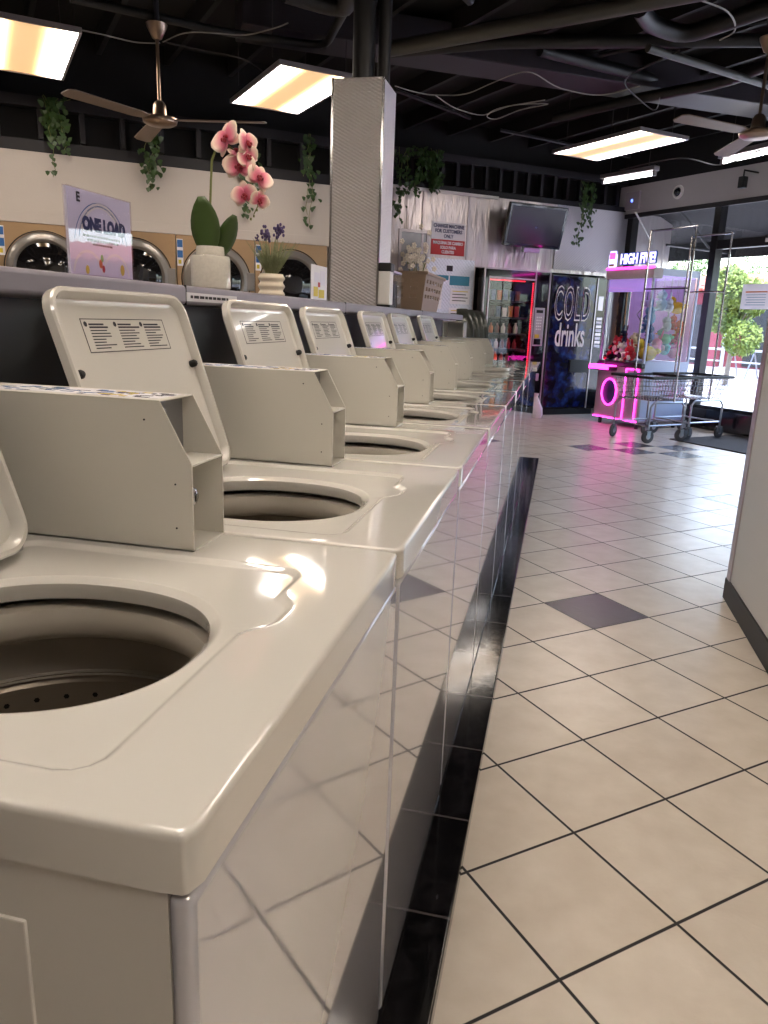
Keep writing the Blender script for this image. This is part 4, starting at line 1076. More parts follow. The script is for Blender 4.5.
# row of grey shell chairs beyond the shelf end
for k in range(4):
    t = thing('shell_chair', 'dark grey moulded shell chair beyond the shelf, %s' % ['nearest of its row', 'second in its row', 'third in its row', 'farthest of its row, beside the snack machine'][k], 'chair', (0, 0, 0), 0, 'shell chairs beyond the shelf')
    t.location = (-.74, 8.0+k*.52, 0); t.rotation_euler.z = pi/2+.45
    mb = MB(); prev = None; n = 10
    i_ = mb.mi(M['chair'])
    for a in range(n+1):
        th = -1.25+2.5*a/n; row = []
        for j in range(9):
            v = j/8; z = .62+v*.78; wv = .23*(1-.0*v)*math.sqrt(max(0., 1-max(0, (v-.45)/.55)**2.2)) if v > .45 else .23
            row.append(mb.bm.verts.new((sin(th)*wv*1.0, .16*(1-cos(th))*-1+.1+.05*v, z)))
        if prev:
            for j in range(8):
                f = mb.bm.faces.new((prev[j], prev[j+1], row[j+1], row[j])); f.smooth = True; f.material_index = i_
        prev = row
    solid(mb.build('backrest', None, t, recalc=False), .014)
    mb = MB(); mb.box((-.22, -.36, .6), (.22, .1, .64), M['chair'], .02); mb.build('seat', None, t)
    for sx in (-.17, .17):
        for sy in (-.3, .06):
            mb = MB(); mb.tube([(sx, sy, .6), (sx*1.1, sy*1.05, 0)], .012, M['chrome'], 6); mb.build('leg', None, t)

# ------------------------------------------------------------------ claw machine (frame TA; front at x=7.55 facing -x; b -7.62..-6.83)
cm = thing('claw_machine', 'neon pink claw prize machine with plush toys behind glass', 'arcade machine', ab(7.55, -7.225), TA)
hw_ = .395; D = .82
mb = MB(); mb.box((0, -hw_, .09), (D, hw_, .78), M['clawwhite'], .008); mb.build('base_cabinet', None, cm)
mb = MB(); mb.box((.03, -hw_-.004, .11), (D-.01, -hw_+.001, .87), M['clawside'], .003)
mb.build('side_panel', None, cm)
mb = MB(); mb.box((-.03, -hw_, .78), (.1, hw_, .84), M['darkgrey'], .01); mb.box((.1, -hw_, .78), (D, hw_, .86), M['clawside'], .004)
for k in range(14): mb.lathe([(.0, -.001), (.006, -.001), (.006, .002)], M['black'], (.06+k*.055, -hw_-.002, .835), 8, ax='y')
mb.build('glass_sill', None, cm)
for x in (.0, D-.03):
    for y in (-hw_, hw_-.025):
        mb = MB(); mb.box((x, y, .84), (x+.03, y+.025, 1.96), M['clawside'], .003); mb.build('corner_post', None, cm)
mb = MB(); mb.box((-.02, -hw_-.01, 1.88), (.14, hw_+.01, 2.0), M['clawwhite'], .006); mb.box((.14, -hw_, 1.92), (D, hw_, 2.0), M['clawside'], .004); mb.build('canopy', None, cm)
mb = MB(); mb.box((.02, -hw_+.02, 1.72), (.03, hw_-.02, 1.88), M['purple_led']); mb.box((.15, hw_-.045, 1.1), (D-.05, hw_-.04, 1.9), M['purple_led']) if False else None
mb.box((.42, hw_-.04, .87), (D-.03, hw_-.03, 1.91), M['violet']); mb.box((D-.045, -hw_+.03, .87), (D-.032, hw_-.03, 1.91), M['violet'])
mb.box((.05, -hw_+.03, 1.9), (D-.05, hw_-.03, 1.915), M['purple_led']); mb.build('light_panel', None, cm)
mb = MB()
mb.box((.004, -hw_+.025, .84), (.009, hw_-.025, 1.88), M['glass']); mb.build('front_glass', None, cm)
mb = MB(); mb.box((.03, -hw_+.003, .86), (D-.03, -hw_+.008, 1.92), M['glass']); mb.build('side_glass', None, cm)
mb = MB(); mb.tube([(-.02, -hw_-.01, 2.01), (-.02, hw_+.01, 2.01)], .014, M['pink_neon'], 8); mb.build('neon_bar', None, cm)
mb = MB(); ptsn = [(-.012, .14+.13*cos(a), .44+.17*sin(a)) for a in [2*pi*k/28 for k in range(28)]]; mb.tube(ptsn, .009, M['pink_neon'], 8, closed=True)
mb.build('neon_ring', None, cm)
mb = MB(); mb.lathe([(.001, -.004), (.12, -.004), (.125, .0)], M['navy'], (0, 0, 0), 28, ax='x', T=Matrix.Translation((0, .14, .44)) @ Matrix.Diagonal((1, 1, 1.3, 1))); mb.build('speaker_disc', None, cm)
mb = MB()
for a, b in (((-.012, -.13, .11), (-.012, -.13, .76)), ((-.012, -.34, .11), (-.012, -.34, .76)), ((-.012, -.13, .76), (-.012, -.34, .76)), ((-.012, hw_, .1), (-.012, -hw_, .1))): mb.tube([a, b], .0075, M['pink_neon'], 6)
mb.build('neon_outline', None, cm)
mb = MB(); mb.box((-.006, -.32, .14), (.002, -.15, .74), M['acrylic'], .002); mb.build('prize_door', None, cm)
mb = MB(); mb.box((-.17, .02, .72), (-.02, .40, .775), M['darkgrey'], .012); mb.box((-.175, .03, .735), (-.17, .39, .79), M['pink_neon'], .004); mb.box((-.17, .03, .776), (-.03, .39, .792), M['pink_neon'], .004)
sh2 = mb.build('control_shelf', None, cm)
mb = MB(); mb.tube([(-.09, .2, .79), (-.09, .2, .86)], .008, M['chrome'], 8); mb.ball((-.09, .2, .88), .022, M['red'], 10); mb.build('joystick', None, sh2)
mb = MB(); mb.tube([(.35, 0, 1.9), (.35, 0, 1.62)], .01, M['chrome'], 8); mb.box((.29, -.06, 1.55), (.41, .06, 1.63), M['paper_lilac'], .01)
for k in range(3):
    a = k*2*pi/3; mb.tube([(.35+.03*cos(a), .03*sin(a), 1.56), (.35+.11*cos(a), .11*sin(a), 1.45), (.35+.05*cos(a), .05*sin(a), 1.36)], .007, M['chrome'], 6)
mb.build('claw', None, cm)
for sx in (.07, D-.07):
    for sy in (-.33, .33):
        mb = MB(); mb.tube([(sx, sy, 0), (sx, sy, .09)], .025, M['black'], 10); mb.build('foot', None, cm)
# sign on top
sg = thing('lit_arcade_sign', 'glowing HIGH FIVE! letters standing on the claw machine', 'sign', ab(7.55, -7.225, 2.03), TA)
sg_rot = (pi/2, 0, -pi/2)
text('HIGH FIVE!', 'letter_outline', .17, M['blue'], sg, (-.01, -.12, .085), sg_rot, .72, .012, .014)
text('HIGH FIVE!', 'lettering', .17, M['signface'], sg, (-.026, -.12, .085), sg_rot, .72, .004, .005)
mb = MB()
mb.box((-.02, .25, .0), (.0, .39, .16), M['signface'], .008); mb.ball((-.01, .32, .165), (.014, .07, .05), M['pink_neon'], 12) if False else mb.box((-.025, .265, .15), (-.0, .375, .2), M['signface'], .01)
mb.box((-.028, .27, .1), (-.021, .37, .18), mat('pink sign print', 'd060b0', .4, emit=(.8, .15, .6), es=.6), .003); mb.box((-.028, .28, .01), (-.021, .37, .04), M['yellow'], .003)
mb.build('badge', None, sg)
mb = MB(); mb.box((-.02, -hw_, -.03), (.02, hw_, -.003), M['clawwhite'], .003); mb.build('sign_base', None, sg)
# plush toys
def plush(name, lab, loc, s, c1, c2, rz=0., tilt=0., kind='bear'):
    t = thing(name, lab, 'plush toy', loc, 0, 'plush toys in the claw machine', rot=(tilt, 0, rz))
    m1 = mat('plush '+name, c1, .9, 0, .12, 60, .3, 300); m2 = mat('plush trim '+name, c2, .9, 0, .12, 60)
    mb = MB()
    if kind == 'bear':
        mb.ball((0, 0, .05*s), (.045*s, .04*s, .055*s), m1, 12); mb.ball((0, -.005*s, .125*s), (.045*s, .04*s, .04*s), m1, 12)
        for sx in (-1, 1):
            mb.ball((sx*.033*s, 0, .162*s), (.017*s, .01*s, .017*s), m1, 8); mb.ball((sx*.048*s, -.02*s, .07*s), (.015*s, .03*s, .015*s), m1, 8)
            mb.ball((sx*.03*s, -.04*s, .015*s), (.018*s, .03*s, .018*s), m1, 8)
    elif kind == 'bird':
        mb.ball((0, 0, .06*s), (.055*s, .065*s, .055*s), m1, 12); mb.ball((0, -.05*s, .125*s), (.036*s, .036*s, .036*s), m1, 12); mb.ball((0, .065*s, .08*s), (.02*s, .03*s, .02*s), m1, 8)
        for sx in (-1, 1): mb.ball((sx*.05*s, .01*s, .065*s), (.012*s, .04*s, .028*s), m1, 8)
    else:
        mb.ball((0, 0, .06*s), (.06*s, .045*s, .06*s), m1, 12); mb.ball((0, -.01*s, .12*s), (.05*s, .045*s, .04*s), m1, 12)
        for sx in (-1, 1): mb.ball((sx*.025*s, 0, .19*s), (.012*s, .009*s, .045*s), m1, 8); mb.ball((sx*.045*s, -.03*s, .03*s), (.016*s, .03*s, .016*s), m1, 8)
    mb.build('body', None, t)
    mb = MB(); hy = -.044*s if kind != 'bird' else -.085*s; hz = .12*s
    mb.ball((0, hy, hz-.008*s), (.018*s, .01*s, .012*s) if kind != 'bird' else (.012*s, .022*s, .008*s), m2, 8)
    if kind != 'bird': mb.ball((0, -.035*s, .05*s), (.028*s, .012*s, .032*s), m2, 8)
    mb.build('muzzle', None, t)
    mb = MB()
    for sx in (-1, 1): mb.ball((sx*.017*s, hy*.92 if kind != 'bird' else -.078*s, hz+.012*s), .005*s, M['black'], 6)
    mb.build('eyes', None, t)
    return t
def inclaw(x, y, z): return ab(7.55, -7.225)+A*x-B*y+Vector((0, 0, z))
pl = [('bear', 'black and red plush bear low behind the front glass', .08, .28, .86, 1.0, '181418', 'c02030', 'bear'),
      ('rabbit', 'navy blue plush rabbit on the pile by the front glass', .15, .17, 1.06, .9, '203050', 'c0c0d0', 'rabbit'),
      ('bear', 'red plush bear near the pile top at the front left', .1, .2, .93, 1.1, 'c02838', 'f0d0c0', 'bear'),
      ('bear', 'cream plush bear at the middle of the pile', .16, -.05, .93, 1.3, 'e8dcc0', 'c08050', 'bear'),
      ('bird', 'yellow plush duck low against the side glass', .2, -.25, .86, 1.4, 'e8c840', 'd07020', 'bird'),
      ('rabbit', 'pink plush rabbit sitting on the pile by the side glass', .34, -.22, .92, 1.2, 'e888b0', 'f8e0e8', 'rabbit'),
      ('bear', 'white plush bear with dark muzzle at the pile front', .08, .05, .86, 1.1, 'e8e4e0', '302828', 'bear'),
      ('bird', 'golden plush chick in the middle of the pile', .28, .0, .98, 1.1, 'e0b038', 'c06020', 'bird'),
      ('rabbit', 'small red and white plush rabbit by the front corner post', .06, -.12, .86, 1.0, 'c83040', 'f0f0f0', 'rabbit'),
      ('bear', 'teal plush bear sitting at the rear of the pile', .5, -.25, .95, 1.2, '68b8b8', 'e0e8f0', 'bear'),
      ('bird', 'pink plush bird with a dark beak at the rear corner', .66, -.25, .9, 1.2, 'e878a0', '402028', 'bird'),
      ('bear', 'brown plush bear half buried behind the pile', .45, .1, .88, 1.3, '8a5a3a', 'd8b890', 'bear'),
      ('rabbit', 'lilac plush rabbit behind the brown bear', .6, .15, .9, 1.2, 'b098d0', 'e8e0f0', 'rabbit')]
for nm, lb, x, y, z, s, c1, c2, kd in pl: plush('plush_'+nm, lb, inclaw(x, y, z), s*1.25, c1, c2, TA-pi/2+random.uniform(-.6, .6), random.uniform(-.3, .3), kd)
pl2 = [('bear', 'large pale blue plush bear hung at the top of the side', .30, -.30, 1.50, 1.5, 'b8d4e8', 'e8f0f4', 'bear'),
       ('bird', 'bright yellow plush bird hung high at the rear', .60, -.28, 1.46, 1.4, 'f0c020', 'd07818', 'bird'),
       ('bear', 'blue plush bear hung at mid height behind the glass', .28, -.12, 1.22, 1.4, '4878b8', 'd8e0f0', 'bear'),
       ('rabbit', 'grey plush rabbit hung at mid height in the side', .46, -.28, 1.24, 1.2, 'b0b8c0', 'e0e0e8', 'rabbit'),
       ('bear', 'orange plush bear hung at the rear edge', .70, -.28, 1.18, 1.3, 'e06028', 'f0d0a0', 'bear')]
pl2 += [('rabbit', 'sky blue plush rabbit hung mid height near the front corner', .16, -.27, 1.32, 1.4, '6aa0d0', 'e8eef4', 'rabbit'),
        ('bear', 'dark blue plush bear hung below the sky blue rabbit', .2, -.26, 1.1, 1.3, '30508c', 'c8d0e0', 'bear'),
        ('bear', 'red plush bear hung between the grey rabbit and the orange bear', .57, -.28, 1.27, 1.1, 'c02830', 'f0e0d8', 'bear'),
        ('bird', 'mint green plush bird hung under the yellow bird', .46, -.27, 1.08, 1.2, '80c8a8', 'e0a030', 'bird'),
        ('bear', 'hot pink plush bear hung at the rear under the orange bear', .68, -.28, 1.02, 1.2, 'e04890', 'f8d8e4', 'bear'),
        ('rabbit', 'white plush rabbit hung beside the large pale blue bear', .44, -.3, 1.48, 1.1, 'e8e8f0', 'd0a0b0', 'rabbit')]
for nm, lb, x, y, z, s, c1, c2, kd in pl2:
    t = plush('plush_'+nm, lb, inclaw(x, y, z), s, c1, c2, TA-pi/2-.9, 0, kd)
    mb = MB(); mb.tube([(0, 0, .13*s), (0, 0, 1.9-z)], .002, M['cable'], 5); mb.build('hanging_cord', None, t)

# ------------------------------------------------------------------ laundry carts
def make_cart(loc, rz, label, poles, ptop, hgt=.46, seed=0):
    t = thing('laundry_cart', label, 'laundry cart', loc, rz, 'wire laundry carts')
    L, Wd = .27, .27
    # lower frame of bent tube
    mb = MB(); zt_ = .46; zb = .2
    for s in (-1, 1):
        mb.tube([(-L, s*Wd, .1), (-L, s*Wd, zt_-.05), (-L+.05, s*Wd, zt_), (L-.05, s*Wd, zt_), (L, s*Wd, zt_-.05), (L, s*Wd, .1)], .012, M['zinc'], 8)
        mb.tube([(s*L, -Wd, zb), (s*L, Wd, zb)], .010, M['zinc'], 8)
    for s in (-1, 1): mb.tube([(-L, s*Wd*.98, zb), (L, s*Wd*.98, zb)], .010, M['zinc'], 8)
    mb.build('undercarriage', None, t)
    # basket
    mb = MB(); z0, z1 = .48, .74; b0, b1 = (.25, .25), (.33, .31)
    def pt(u, v, w):  # u,v in -1..1 at w
        return Vector((u*(b0[0]+(b1[0]-b0[0])*w), v*(b0[1]+(b1[1]-b0[1])*w), z0+(z1-z0)*w))
    nn = 13
    for k in range(nn):
        q = -1+2*k/(nn-1)
        mb.tube([pt(q, -1, 1), pt(q, -1, 0), pt(q, 1, 0), pt(q, 1, 1)], .0028, M['chrome'], 5)
        mb.tube([pt(-1, q, 1), pt(-1, q, 0), pt(1, q, 0), pt(1, q, 1)], .0028, M['chrome'], 5)
    for k in range(5):
        w_ = k/4*.85; mb.tube([pt(-1, -1, w_), pt(1, -1, w_), pt(1, 1, w_), pt(-1, 1, w_)], .003, M['chrome'], 5, closed=True)
    mb.build('wire_basket', None, t)
    mb = MB(); mb.tube([pt(-1.02, -1.02, 1), pt(1.02, -1.02, 1), pt(1.02, 1.02, 1), pt(-1.02, 1.02, 1)], .016, M['black'], 8, closed=True); mb.build('bumper_rim', None, t)
    for sx in (-1, 1):
        for sy in (-1, 1):
            c = Vector((sx*L, sy*Wd, .078)); a = random.uniform(-.5, .5)
            mb = MB(); T_ = Matrix.Rotation(a, 4, 'Z')
            mb.lathe([(.02, -.018), (.065, -.016), (.076, -.01), (.078, 0), (.076, .01), (.065, .016), (.02, .018)], M['tire'], (0, 0, 0), 20, ax='y'); 
            mb.lathe([(.001, -.018), (.03, -.018), (.034, -.012)], M['vend_trim'], (0, 0, 0), 16, ax='y'); mb.lathe([(.034, .012), (.03, .018), (.001, .018)], M['vend_trim'], (0, 0, 0), 16, ax='y')
            wheel = mb.build('caster', None, t, c, a)
            mb = MB(); mb.box((-.02, -.026, -.01), (.02, -.021, .06), M['zinc']); mb.box((-.02, .021, -.01), (.02, .026, .06), M['zinc']); mb.box((-.025, -.028, .058), (.025, .028, .066), M['zinc']); mb.build('fork', None, wheel)
    for (x, y) in poles:
        mb = MB(); mb.tube([(x, y, .47), (x, y, ptop)], .011, M['chrome'], 8); mb.build('pole', None, t)
    (xa, ya), (xb, yb__) = poles
    mb = MB(); e = .0
    mb.tube([(xa, ya, ptop), (xb, yb__, ptop)], .011, M['chrome'], 8); mb.ball((xa, ya, ptop), .016, M['chrome'], 8); mb.ball((xb, yb__, ptop), .016, M['chrome'], 8); mb.build('hanging_bar', None, t)
    mb = MB(); mb.tube([(xa, ya, 1.72), (xb, yb__, 1.72)], .009, M['dark_steel'] if seed == 0 else M['chrome'], 8); mb.build('cross_bar', None, t)
    return t
make_cart(ab(7.075, -6.21), TA, 'wire laundry cart with tall hanging bars, the nearer one', [(.03, .32), (.03, -.32)], 2.36)
make_cart(ab(7.83, -6.29), TA, 'wire laundry cart with tall hanging bars, standing on the mat behind the nearer cart', [(0, .28), (0, -.28)], 2.36, seed=1)

# ------------------------------------------------------------------ ceiling lights, fans, pipes
def panel_light(a, b, lab, L=1.24, Wd=.62, z=3.1, visible=True):
    t = thing('ceiling_light', lab, 'ceiling light', ab(a, b, z), TA, 'warm ceiling panel lights')
    mb = MB(); hx, hy = Wd/2, L/2
    for lo, hi in (((-hx-.02, -hy-.02, -.01), (-hx, hy+.02, .015)), ((hx, -hy-.02, -.01), (hx+.02, hy+.02, .015)), ((-hx, -hy-.02, -.01), (hx, -hy, .015)), ((-hx, hy, -.01), (hx, hy+.02, .015)), ((-hx-.02, -hy-.02, .01), (hx+.02, hy+.02, .025))): mb.box(lo, hi, M['vend_trim'])
    mb.build('frame', None, t)
    mb = MB(); mb.box((-hx, -hy, -.003), (hx, hy, .003), M['lamp']); mb.build('diffuser', None, t)
    for sx in (-hx, hx):
        for sy in (-hy*.7, hy*.7):
            mb = MB(); mb.tube([(sx, sy, .09), (sx, sy, 3.74-z)], .004, M['cable_dark'], 5); mb.build('hanger_wire', None, t)
    return t
panel_light(2.65, -6.43, 'warm glowing panel light left of the metal column top')
panel_light(.63, -6.6, 'warm glowing panel light cut by the left edge of the photo')
panel_light(6.2, -6.27, 'warm glowing panel light right of centre above the television')
for a in (-1.4, .63, 2.65):  # from here on: unseen panels, added for fill light and reflections
    panel_light(a, -1.6, 'warm glowing panel light, one of those added out of view for fill light')
for a in (.63, 2.65, 4.6): panel_light(a, .9, 'warm glowing panel light, one of those added out of view for fill light')
panel_light(-1.4, -6.5, 'warm glowing panel light, one of those added out of view for fill light')
def tube_light(px0, py0, px1, py1, z, lab):
    P0 = onz(px0, py0, z); P1 = onz(px1, py1, z); d = P1-P0; L = d.length; a = math.atan2(d.y, d.x)
    t = thing('tube_light', lab, 'ceiling light', (P0+P1)/2, a)
    mb = MB(); mb.tube([(-L/2, 0, 0), (L/2, 0, 0)], .019, M['tube'], 10); mb.build('tube', None, t)
    mb = MB(); mb.box((-L/2-.05, -.05, .035), (L/2+.05, .05, .09), M['vend_trim'], .006)
    for s in (-1, 1): mb.box((s*(L/2+.02)-.02, -.02, -.025), (s*(L/2+.02)+.02, .02, .05), M['vend_trim'], .004)
    mb.build('batten', None, t)
    for s in (-1, 1): mb = MB(); mb.tube([(s*L*.4, 0, .09), (s*L*.4, 0, 3.74-z)], .004, M['cable_dark'], 5); mb.build('hanger_wire', None, t)
tube_light(605, 182, 653, 174, 3.1, 'bare white fluorescent tube above the claw machine corner')
tube_light(724, 162, 790, 147, 3.1, 'bare white fluorescent tube at the right edge above the window lintel')

def fan(px, py, z, lab, rot0):
    P = onz(px, py, z); t = thing('ceiling_fan', lab, 'ceiling fan', P)
    mb = MB(); mb.lathe([(.001, -.045), (.05, -.045), (.095, -.035), (.12, -.02), (.125, .0), (.12, .012), (.08, .02), (.05, .03), (.045, .1), (.03, .12), (.02, .125)], M['nickel'], n=32); mb.build('motor', None, t)
    H_ = CZ-.17-z if False else .62
    mb = MB(); mb.tube([(0, 0, .12), (0, 0, H_-.05)], .012, M['nickel'], 10); mb.lathe([(.02, H_-.1), (.035, H_-.09), (.07, H_-.02), (.075, H_), (.001, H_+.005)], M['nickel'], n=24); mb.tube([(0, 0, H_), (0, 0, CZ-.02-z)], .02, M['dark_steel'], 8); mb.build('downrod', None, t)
    for k in range(3):
        a = rot0+k*2*pi/3; T_ = Matrix.Rotation(a, 4, 'Z') @ Matrix.Rotation(R(9), 4, 'X')
        mb = MB(); poly = [(.1, -.03), (.2, -.055), (.74, -.065), (.78, -.04), (.78, .04), (.74, .065), (.2, .055), (.1, .03)]
        tb = MB(); tb.prism(poly, 'z', -.004, .004, M['duct'] if False else M['blade'], .002); bmesh.ops.transform(tb.bm, matrix=T_, verts=tb.bm.verts)
        tb.build('blade', None, t)
M['blade'] = mat('brown grey fan blade', '7d6b5c', .45, .1, .08)
fan(160, 120, 2.62, 'brushed nickel three blade ceiling fan left of the orchid', R(10))
fan(757, 133, 2.68, 'brushed nickel ceiling fan at the right edge near the tube light', R(98))

def pipe(pts, r, m, name='ceiling_pipe', lab='', cat='pipe', n=10):
    P = [onz(x, y, z) for x, y, z in pts]
    mb = MB()
    # smooth bends
    mb.tube(P, r, m, n); o = mb.build(name, None); tag(o, lab, cat, None); return o
cp_ = COLP
def wpipe(P, r, m, lab, cat='pipe', name='ceiling_pipe', n=10, grp=None):
    # soften corners
    Q = [Vector(P[0])]
    for i in range(1, len(P)-1):
        a, b, c = Vector(P[i-1]), Vector(P[i]), Vector(P[i+1]); k = min(.18, (a-b).length*.4, (c-b).length*.4)
        p0 = b+(a-b).normalized()*k; p1 = b+(c-b).normalized()*k
        for q in range(5): t_ = q/4; Q.append(p0*(1-t_)**2+b*2*t_*(1-t_)+p1*t_**2)
    Q.append(Vector(P[-1])); mb = MB(); mb.tube(Q, r, m, n); return tag(mb.build(name, None), lab, cat, grp)
g_ = 'dark pipes under the ceiling'
wpipe([onz(385, 50, 3.25), onz(560, 18, 3.25), onz(760, -20, 3.25)], .055, M['pipe_light'], 'grey ceiling pipe rising right from the column top, the lightest and thickest')
wpipe([onz(388, 52, 3.4), onz(500, 42, 3.4), onz(800, 40, 3.4)], .05, M['pipe'], 'dark level ceiling pipe just below the light grey one', grp=g_)
wpipe([onz(555, 118, 3.35), onz(640, 98, 3.35), onz(725, 82, 3.35), onz(800, 52, 3.35)], .05, M['pipe'], 'dark ceiling pipe crossing above the right panel light', grp=g_)
wpipe([onz(648, 48, 3.3), onz(790, 92, 3.3)], .03, M['pipe_light'], 'thin grey pipe sloping down to the right edge', grp=g_)
wpipe([onz(640, 8, 3.35), onz(650, 24, 3.35), onz(685, 36, 3.35), onz(790, 0, 3.35)], .06, M['pipe'], 'dark ceiling pipe with an elbow at the upper right', grp=g_)
wpipe([onz(540, 50, 3.5), onz(650, 78, 3.5), onz(790, 122, 3.5)], .05, M['pipe'], 'dark pipe running under the mauve duct', grp=g_)
wpipe([onz(70, -2, 3.3), onz(230, 33, 3.3), onz(325, 47, 3.3), Vector((cp_.x+.02, cp_.y+.2, 3.25)), Vector((cp_.x-.05, cp_.y, cp_.z-.02))], .03, M['pipe'], 'thin dark pipe from the upper left bending down into the column')
wpipe([onz(285, -8, 3.2), onz(345, 10, 3.2), Vector((cp_.x+.0, cp_.y-.05, 3.1)), Vector((cp_.x+.0, cp_.y-.05, cp_.z-.02))], .06, M['pipe'], 'thick dark pipe bending down into the column top')
wpipe([Vector((cp_.x+.1, cp_.y+.0, cp_.z-.02)), Vector((cp_.x+.1, cp_.y, 3.3)), onz(470, 0, 3.4)], .035, M['pipe'], 'dark riser pipe at the right side of the column top')
# duct / beam
P0 = onz(470, 68, 3.42); P1 = onz(800, 118, 3.42)
d = (P1-P0); a = math.atan2(d.y, d.x)
mb = MB(); mb.box((-2.0, -.22, 0), (d.length+2, .22, .25), M['duct'], .01); 
tag(mb.build('ceiling_beam', None, None, P0, a), 'wide mauve grey boxed beam running across the ceiling to the right', 'beam')
for k, (x0, y0, x1, y1) in enumerate(((395, 90, 470, 118), (430, 45, 500, 66), (500, 130, 630, 157), (600, 55, 768, 20))):
    mb = MB(); mb.tube([onz(x0, y0, 3.5), onz(x1, y1, 3.5)], .02, M['pipe'], 6)
    tag(mb.build('conduit', None), ['thin conduit just right of the column top', 'thin conduit below the level pipe near the column', 'thin conduit above the television wall framing', 'thin conduit in the upper right corner'][k], 'conduit')
def cable(pts, z, lab, m='cable', r=.006, sag=0):
    P = [onz(x, y, z) for x, y in pts]; Q = []
    for i in range(len(P)-1):
        p0 = P[max(i-1, 0)]; p1 = P[i]; p2 = P[i+1]; p3 = P[min(i+2, len(P)-1)]
        for q in range(6):
            t_ = q/6; Q.append(.5*((2*p1)+(p2-p0)*t_+(2*p0-5*p1+4*p2-p3)*t_*t_+(3*p1-p0-3*p2+p3)*t_**3))
    Q.append(P[-1]); mb = MB(); mb.tube(Q, r, M[m], 6); return tag(mb.build('cable', None), lab, 'cable')
cable([(395, 86), (415, 92), (435, 95), (465, 94), (490, 84), (515, 74), (533, 73), (560, 88), (600, 95), (640, 86)], 3.3, 'pale cable looping from the column to the middle of the ceiling', r=.005)
cable([(435, 95), (455, 108), (480, 115), (492, 112), (515, 105), (548, 104), (520, 110), (497, 119), (487, 116), (500, 108), (545, 100)], 3.28, 'pale coiled cable hanging left of the right panel light', r=.005)
cable([(28, 22), (60, 26), (100, 34), (135, 42), (160, 43)], 3.25, 'pale cable from the left panel light to the fan', r=.005)
cable([(163, 42), (185, 33), (215, 33), (245, 35), (275, 28), (288, 23)], 3.25, 'pale cable from the fan towards the pipe', r=.005)
cable([(165, 42), (200, 50), (240, 58), (258, 68), (268, 76)], 3.25, 'brown cable from the fan to the middle panel light', 'cable_dark', .006)
cable([(660, 97), (655, 110), (640, 100), (625, 80), (660, 60), (680, 50)], 3.3, 'grey cable loop above the right panel light', 'cable_dark', .006)
cable([(700, 0), (728, 12), (735, 30), (720, 40)], 3.3, 'pale cable tuft at the upper right', r=.006)
cable([(620, 170), (680, 158), (720, 165), (760, 150)], 3.05, 'dark cable strung along the lintel', 'cable_dark', .006)
# hanging vines
def ivy(px, y0, y1, wpx, bplane, seed, lab, n=60, dens=1.):
    rnd = random.Random(seed); top = onp(px, y0, vloc(0, bplane), B2); bot = onp(px, y1, vloc(0, bplane), B2)
    mpp = (onp(px+1, y0, vloc(0, bplane), B2)-top).length
    t = thing('hanging_ivy', lab, 'ivy', top, TW, 'green ivy strands hanging from the framing')
    H_ = top.z-bot.z; vs = MB(); lf = MB(); ns = max(3, int(wpx/6))
    for s in range(ns):
        x0 = (rnd.random()-.5)*wpx*mpp; ln = H_*(1. if s == 0 else rnd.uniform(.45, .9)); p = Vector((x0, -.03-rnd.random()*.05, 0)); P = [p.copy()]; st_ = 10
        if s == 0: p.x = 0
        for k in range(st_): p = p+Vector((rnd.uniform(-.025, .025), rnd.uniform(-.01, .01), -ln/st_)); P.append(p.copy())
        vs.tube(P, .003, M['stem'], 5)
        for k in range(int(n/ns)):
            u = rnd.random(); i = min(int(u*st_), st_-1); c = P[i].lerp(P[i+1], u*st_-i)+Vector((rnd.gauss(0, .035), rnd.uniform(-.05, .02), rnd.gauss(0, .01)))
            s_ = rnd.uniform(.03, .05); a = rnd.uniform(-.6, .6); e1 = Vector((cos(a), rnd.uniform(-.4, .4), sin(a)*.5)).normalized(); e2 = Vector((-sin(a)*.4, rnd.uniform(-.5, .1), -1)).normalized()
            i0 = [c, c+e1*s_*.6+e2*s_*.15, c+e1*s_*.45+e2*s_*.7, c+e2*s_*1.25, c-e1*s_*.45+e2*s_*.7, c-e1*s_*.6+e2*s_*.15]
            lf.quad(i0, M['ivy'])
    vs.build('vine', None, t); lf.build('leaves', None, t, recalc=False, split=False)['kind'] = 'stuff'
ivy(46, 97, 178, 8, 8.0, 1, 'green ivy strand hanging at the far left of the white soffit', 50)
ivy(58, 100, 152, 26, 8.0, 2, 'broad green ivy clump beside the far left strand', 120)
ivy(146, 128, 190, 16, 8.0, 3, 'green ivy strand hanging under the left fan', 80)
ivy(243, 150, 216, 14, 8.0, 4, 'green ivy strand hanging just behind the orchid blooms', 70)
ivy(307, 135, 226, 12, 8.0, 5, 'green ivy strand hanging just left of the metal column', 80)
ivy(402, 148, 222, 14, 8.97, 6, 'long green ivy strand hanging just right of the column', 110)
ivy(420, 148, 196, 34, 8.97, 7, 'broad dark green ivy mass right of the column', 260)
ivy(583, 182, 246, 20, 8.97, 8, 'green ivy strand hanging right of the television', 130)
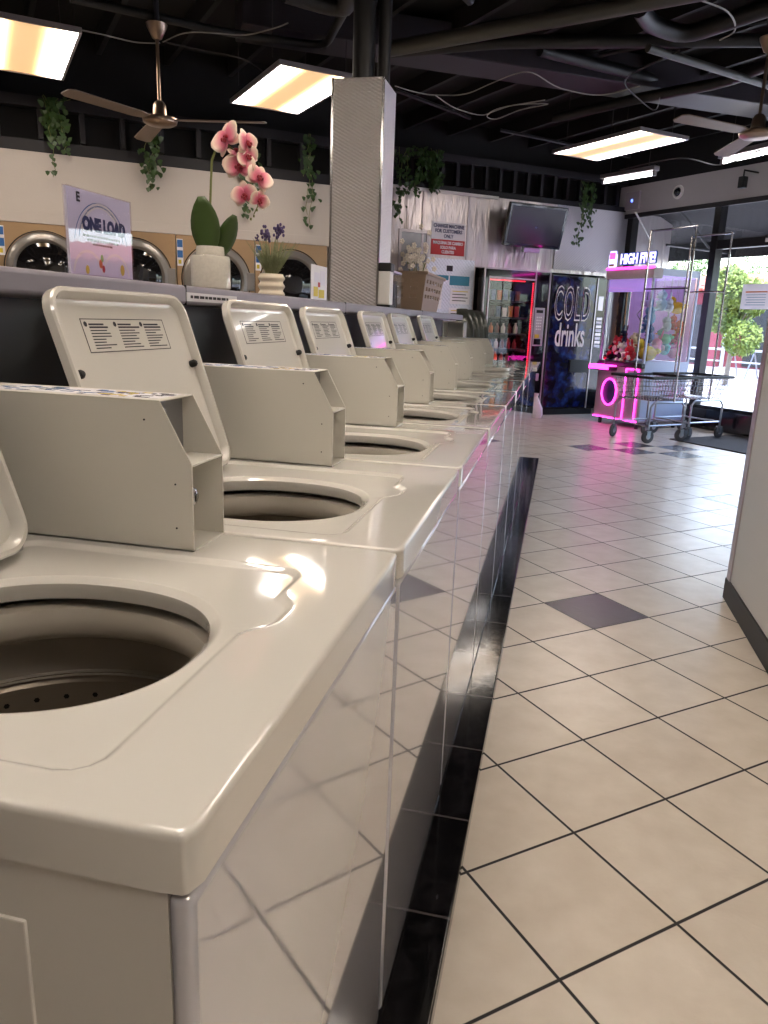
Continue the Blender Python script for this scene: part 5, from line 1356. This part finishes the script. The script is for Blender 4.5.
# lintel items (frame TA)
def lint(px, py): p = onp(px, py, ab(WA-.01, 0), A); return p
t = thing('dome_camera', 'small dark domed security camera on the grey lintel', 'camera', lint(678, 192), TA)
mb = MB(); mb.lathe([(.001, -.05), (.03, -.045), (.05, -.02), (.06, 0)], M['gloss_black'], n=20, ax='x'); mb.build('dome', None, t)
mb = MB(); mb.lathe([(.06, -.015), (.085, -.01), (.09, .01), (.001, .012)], M['white'], n=24, ax='x'); mb.build('base_ring', None, t)
t = thing('control_box', 'square pale wall box with a violet light on the lintel corner', 'box', lint(634, 201), TA)
mb = MB(); mb.box((-.04, -.13, -.12), (.0, .13, .12), M['clawwhite'], .008); mb.build('housing', None, t)
mb = MB(); mb.box((-.044, -.015, -.02), (-.04, .015, .02), M['blue_led']); mb.build('indicator', None, t)
t = thing('lintel_speaker', 'small black device hanging by the lintel at the right', 'speaker', onp(743, 181, ab(WA-.25, 0), A), TA)
mb = MB(); mb.box((-.04, -.04, -.08), (.04, .04, .05), M['black'], .01); mb.build('housing', None, t)
mb = MB(); mb.tube([(0, 0, .05), (0, 0, .12), (.25, 0, .12)], .01, M['black'], 6); mb.build('bracket', None, t)
cable([(636, 213), (644, 228), (655, 250)], 2.5, 'white cable hanging from the lintel corner to the claw machine', r=.01)
P0 = onp(640, 203, ab(WA-.02, 0), A); 

# ------------------------------------------------------------------ light
w = bpy.data.worlds.new('sky'); SC.world = w; w.use_nodes = True
N = w.node_tree.nodes; L = w.node_tree.links; bg = N['Background']
sk = N.new('ShaderNodeTexSky'); sk.sky_type = 'NISHITA'; sk.sun_disc = False; sk.sun_elevation = R(55); sk.sun_rotation = R(0); sk.air_density = 1.; sk.dust_density = 2.
L.new(sk.outputs[0], bg.inputs[0]); bg.inputs[1].default_value = .85
sun = bpy.data.lights.new('sun', 'SUN'); sun.energy = 4.5; sun.angle = R(.6); sun.color = (1, .95, .88)
so_ = bpy.data.objects.new('sun', sun); COL.objects.link(so_)
dirv = (A*.35+B*-.25+Vector((0, 0, -1.)))    # travels away from the shop front, onto the far facade
so_.rotation_euler = dirv.to_track_quat('-Z', 'Y').to_euler(); so_.location = ab(15, -10, 20)
SC.view_settings.view_transform = 'Standard'; SC.view_settings.look = 'None'
SC.view_settings.gamma = 1; SC.view_settings.use_curve_mapping = False
SC.view_settings.exposure = .82
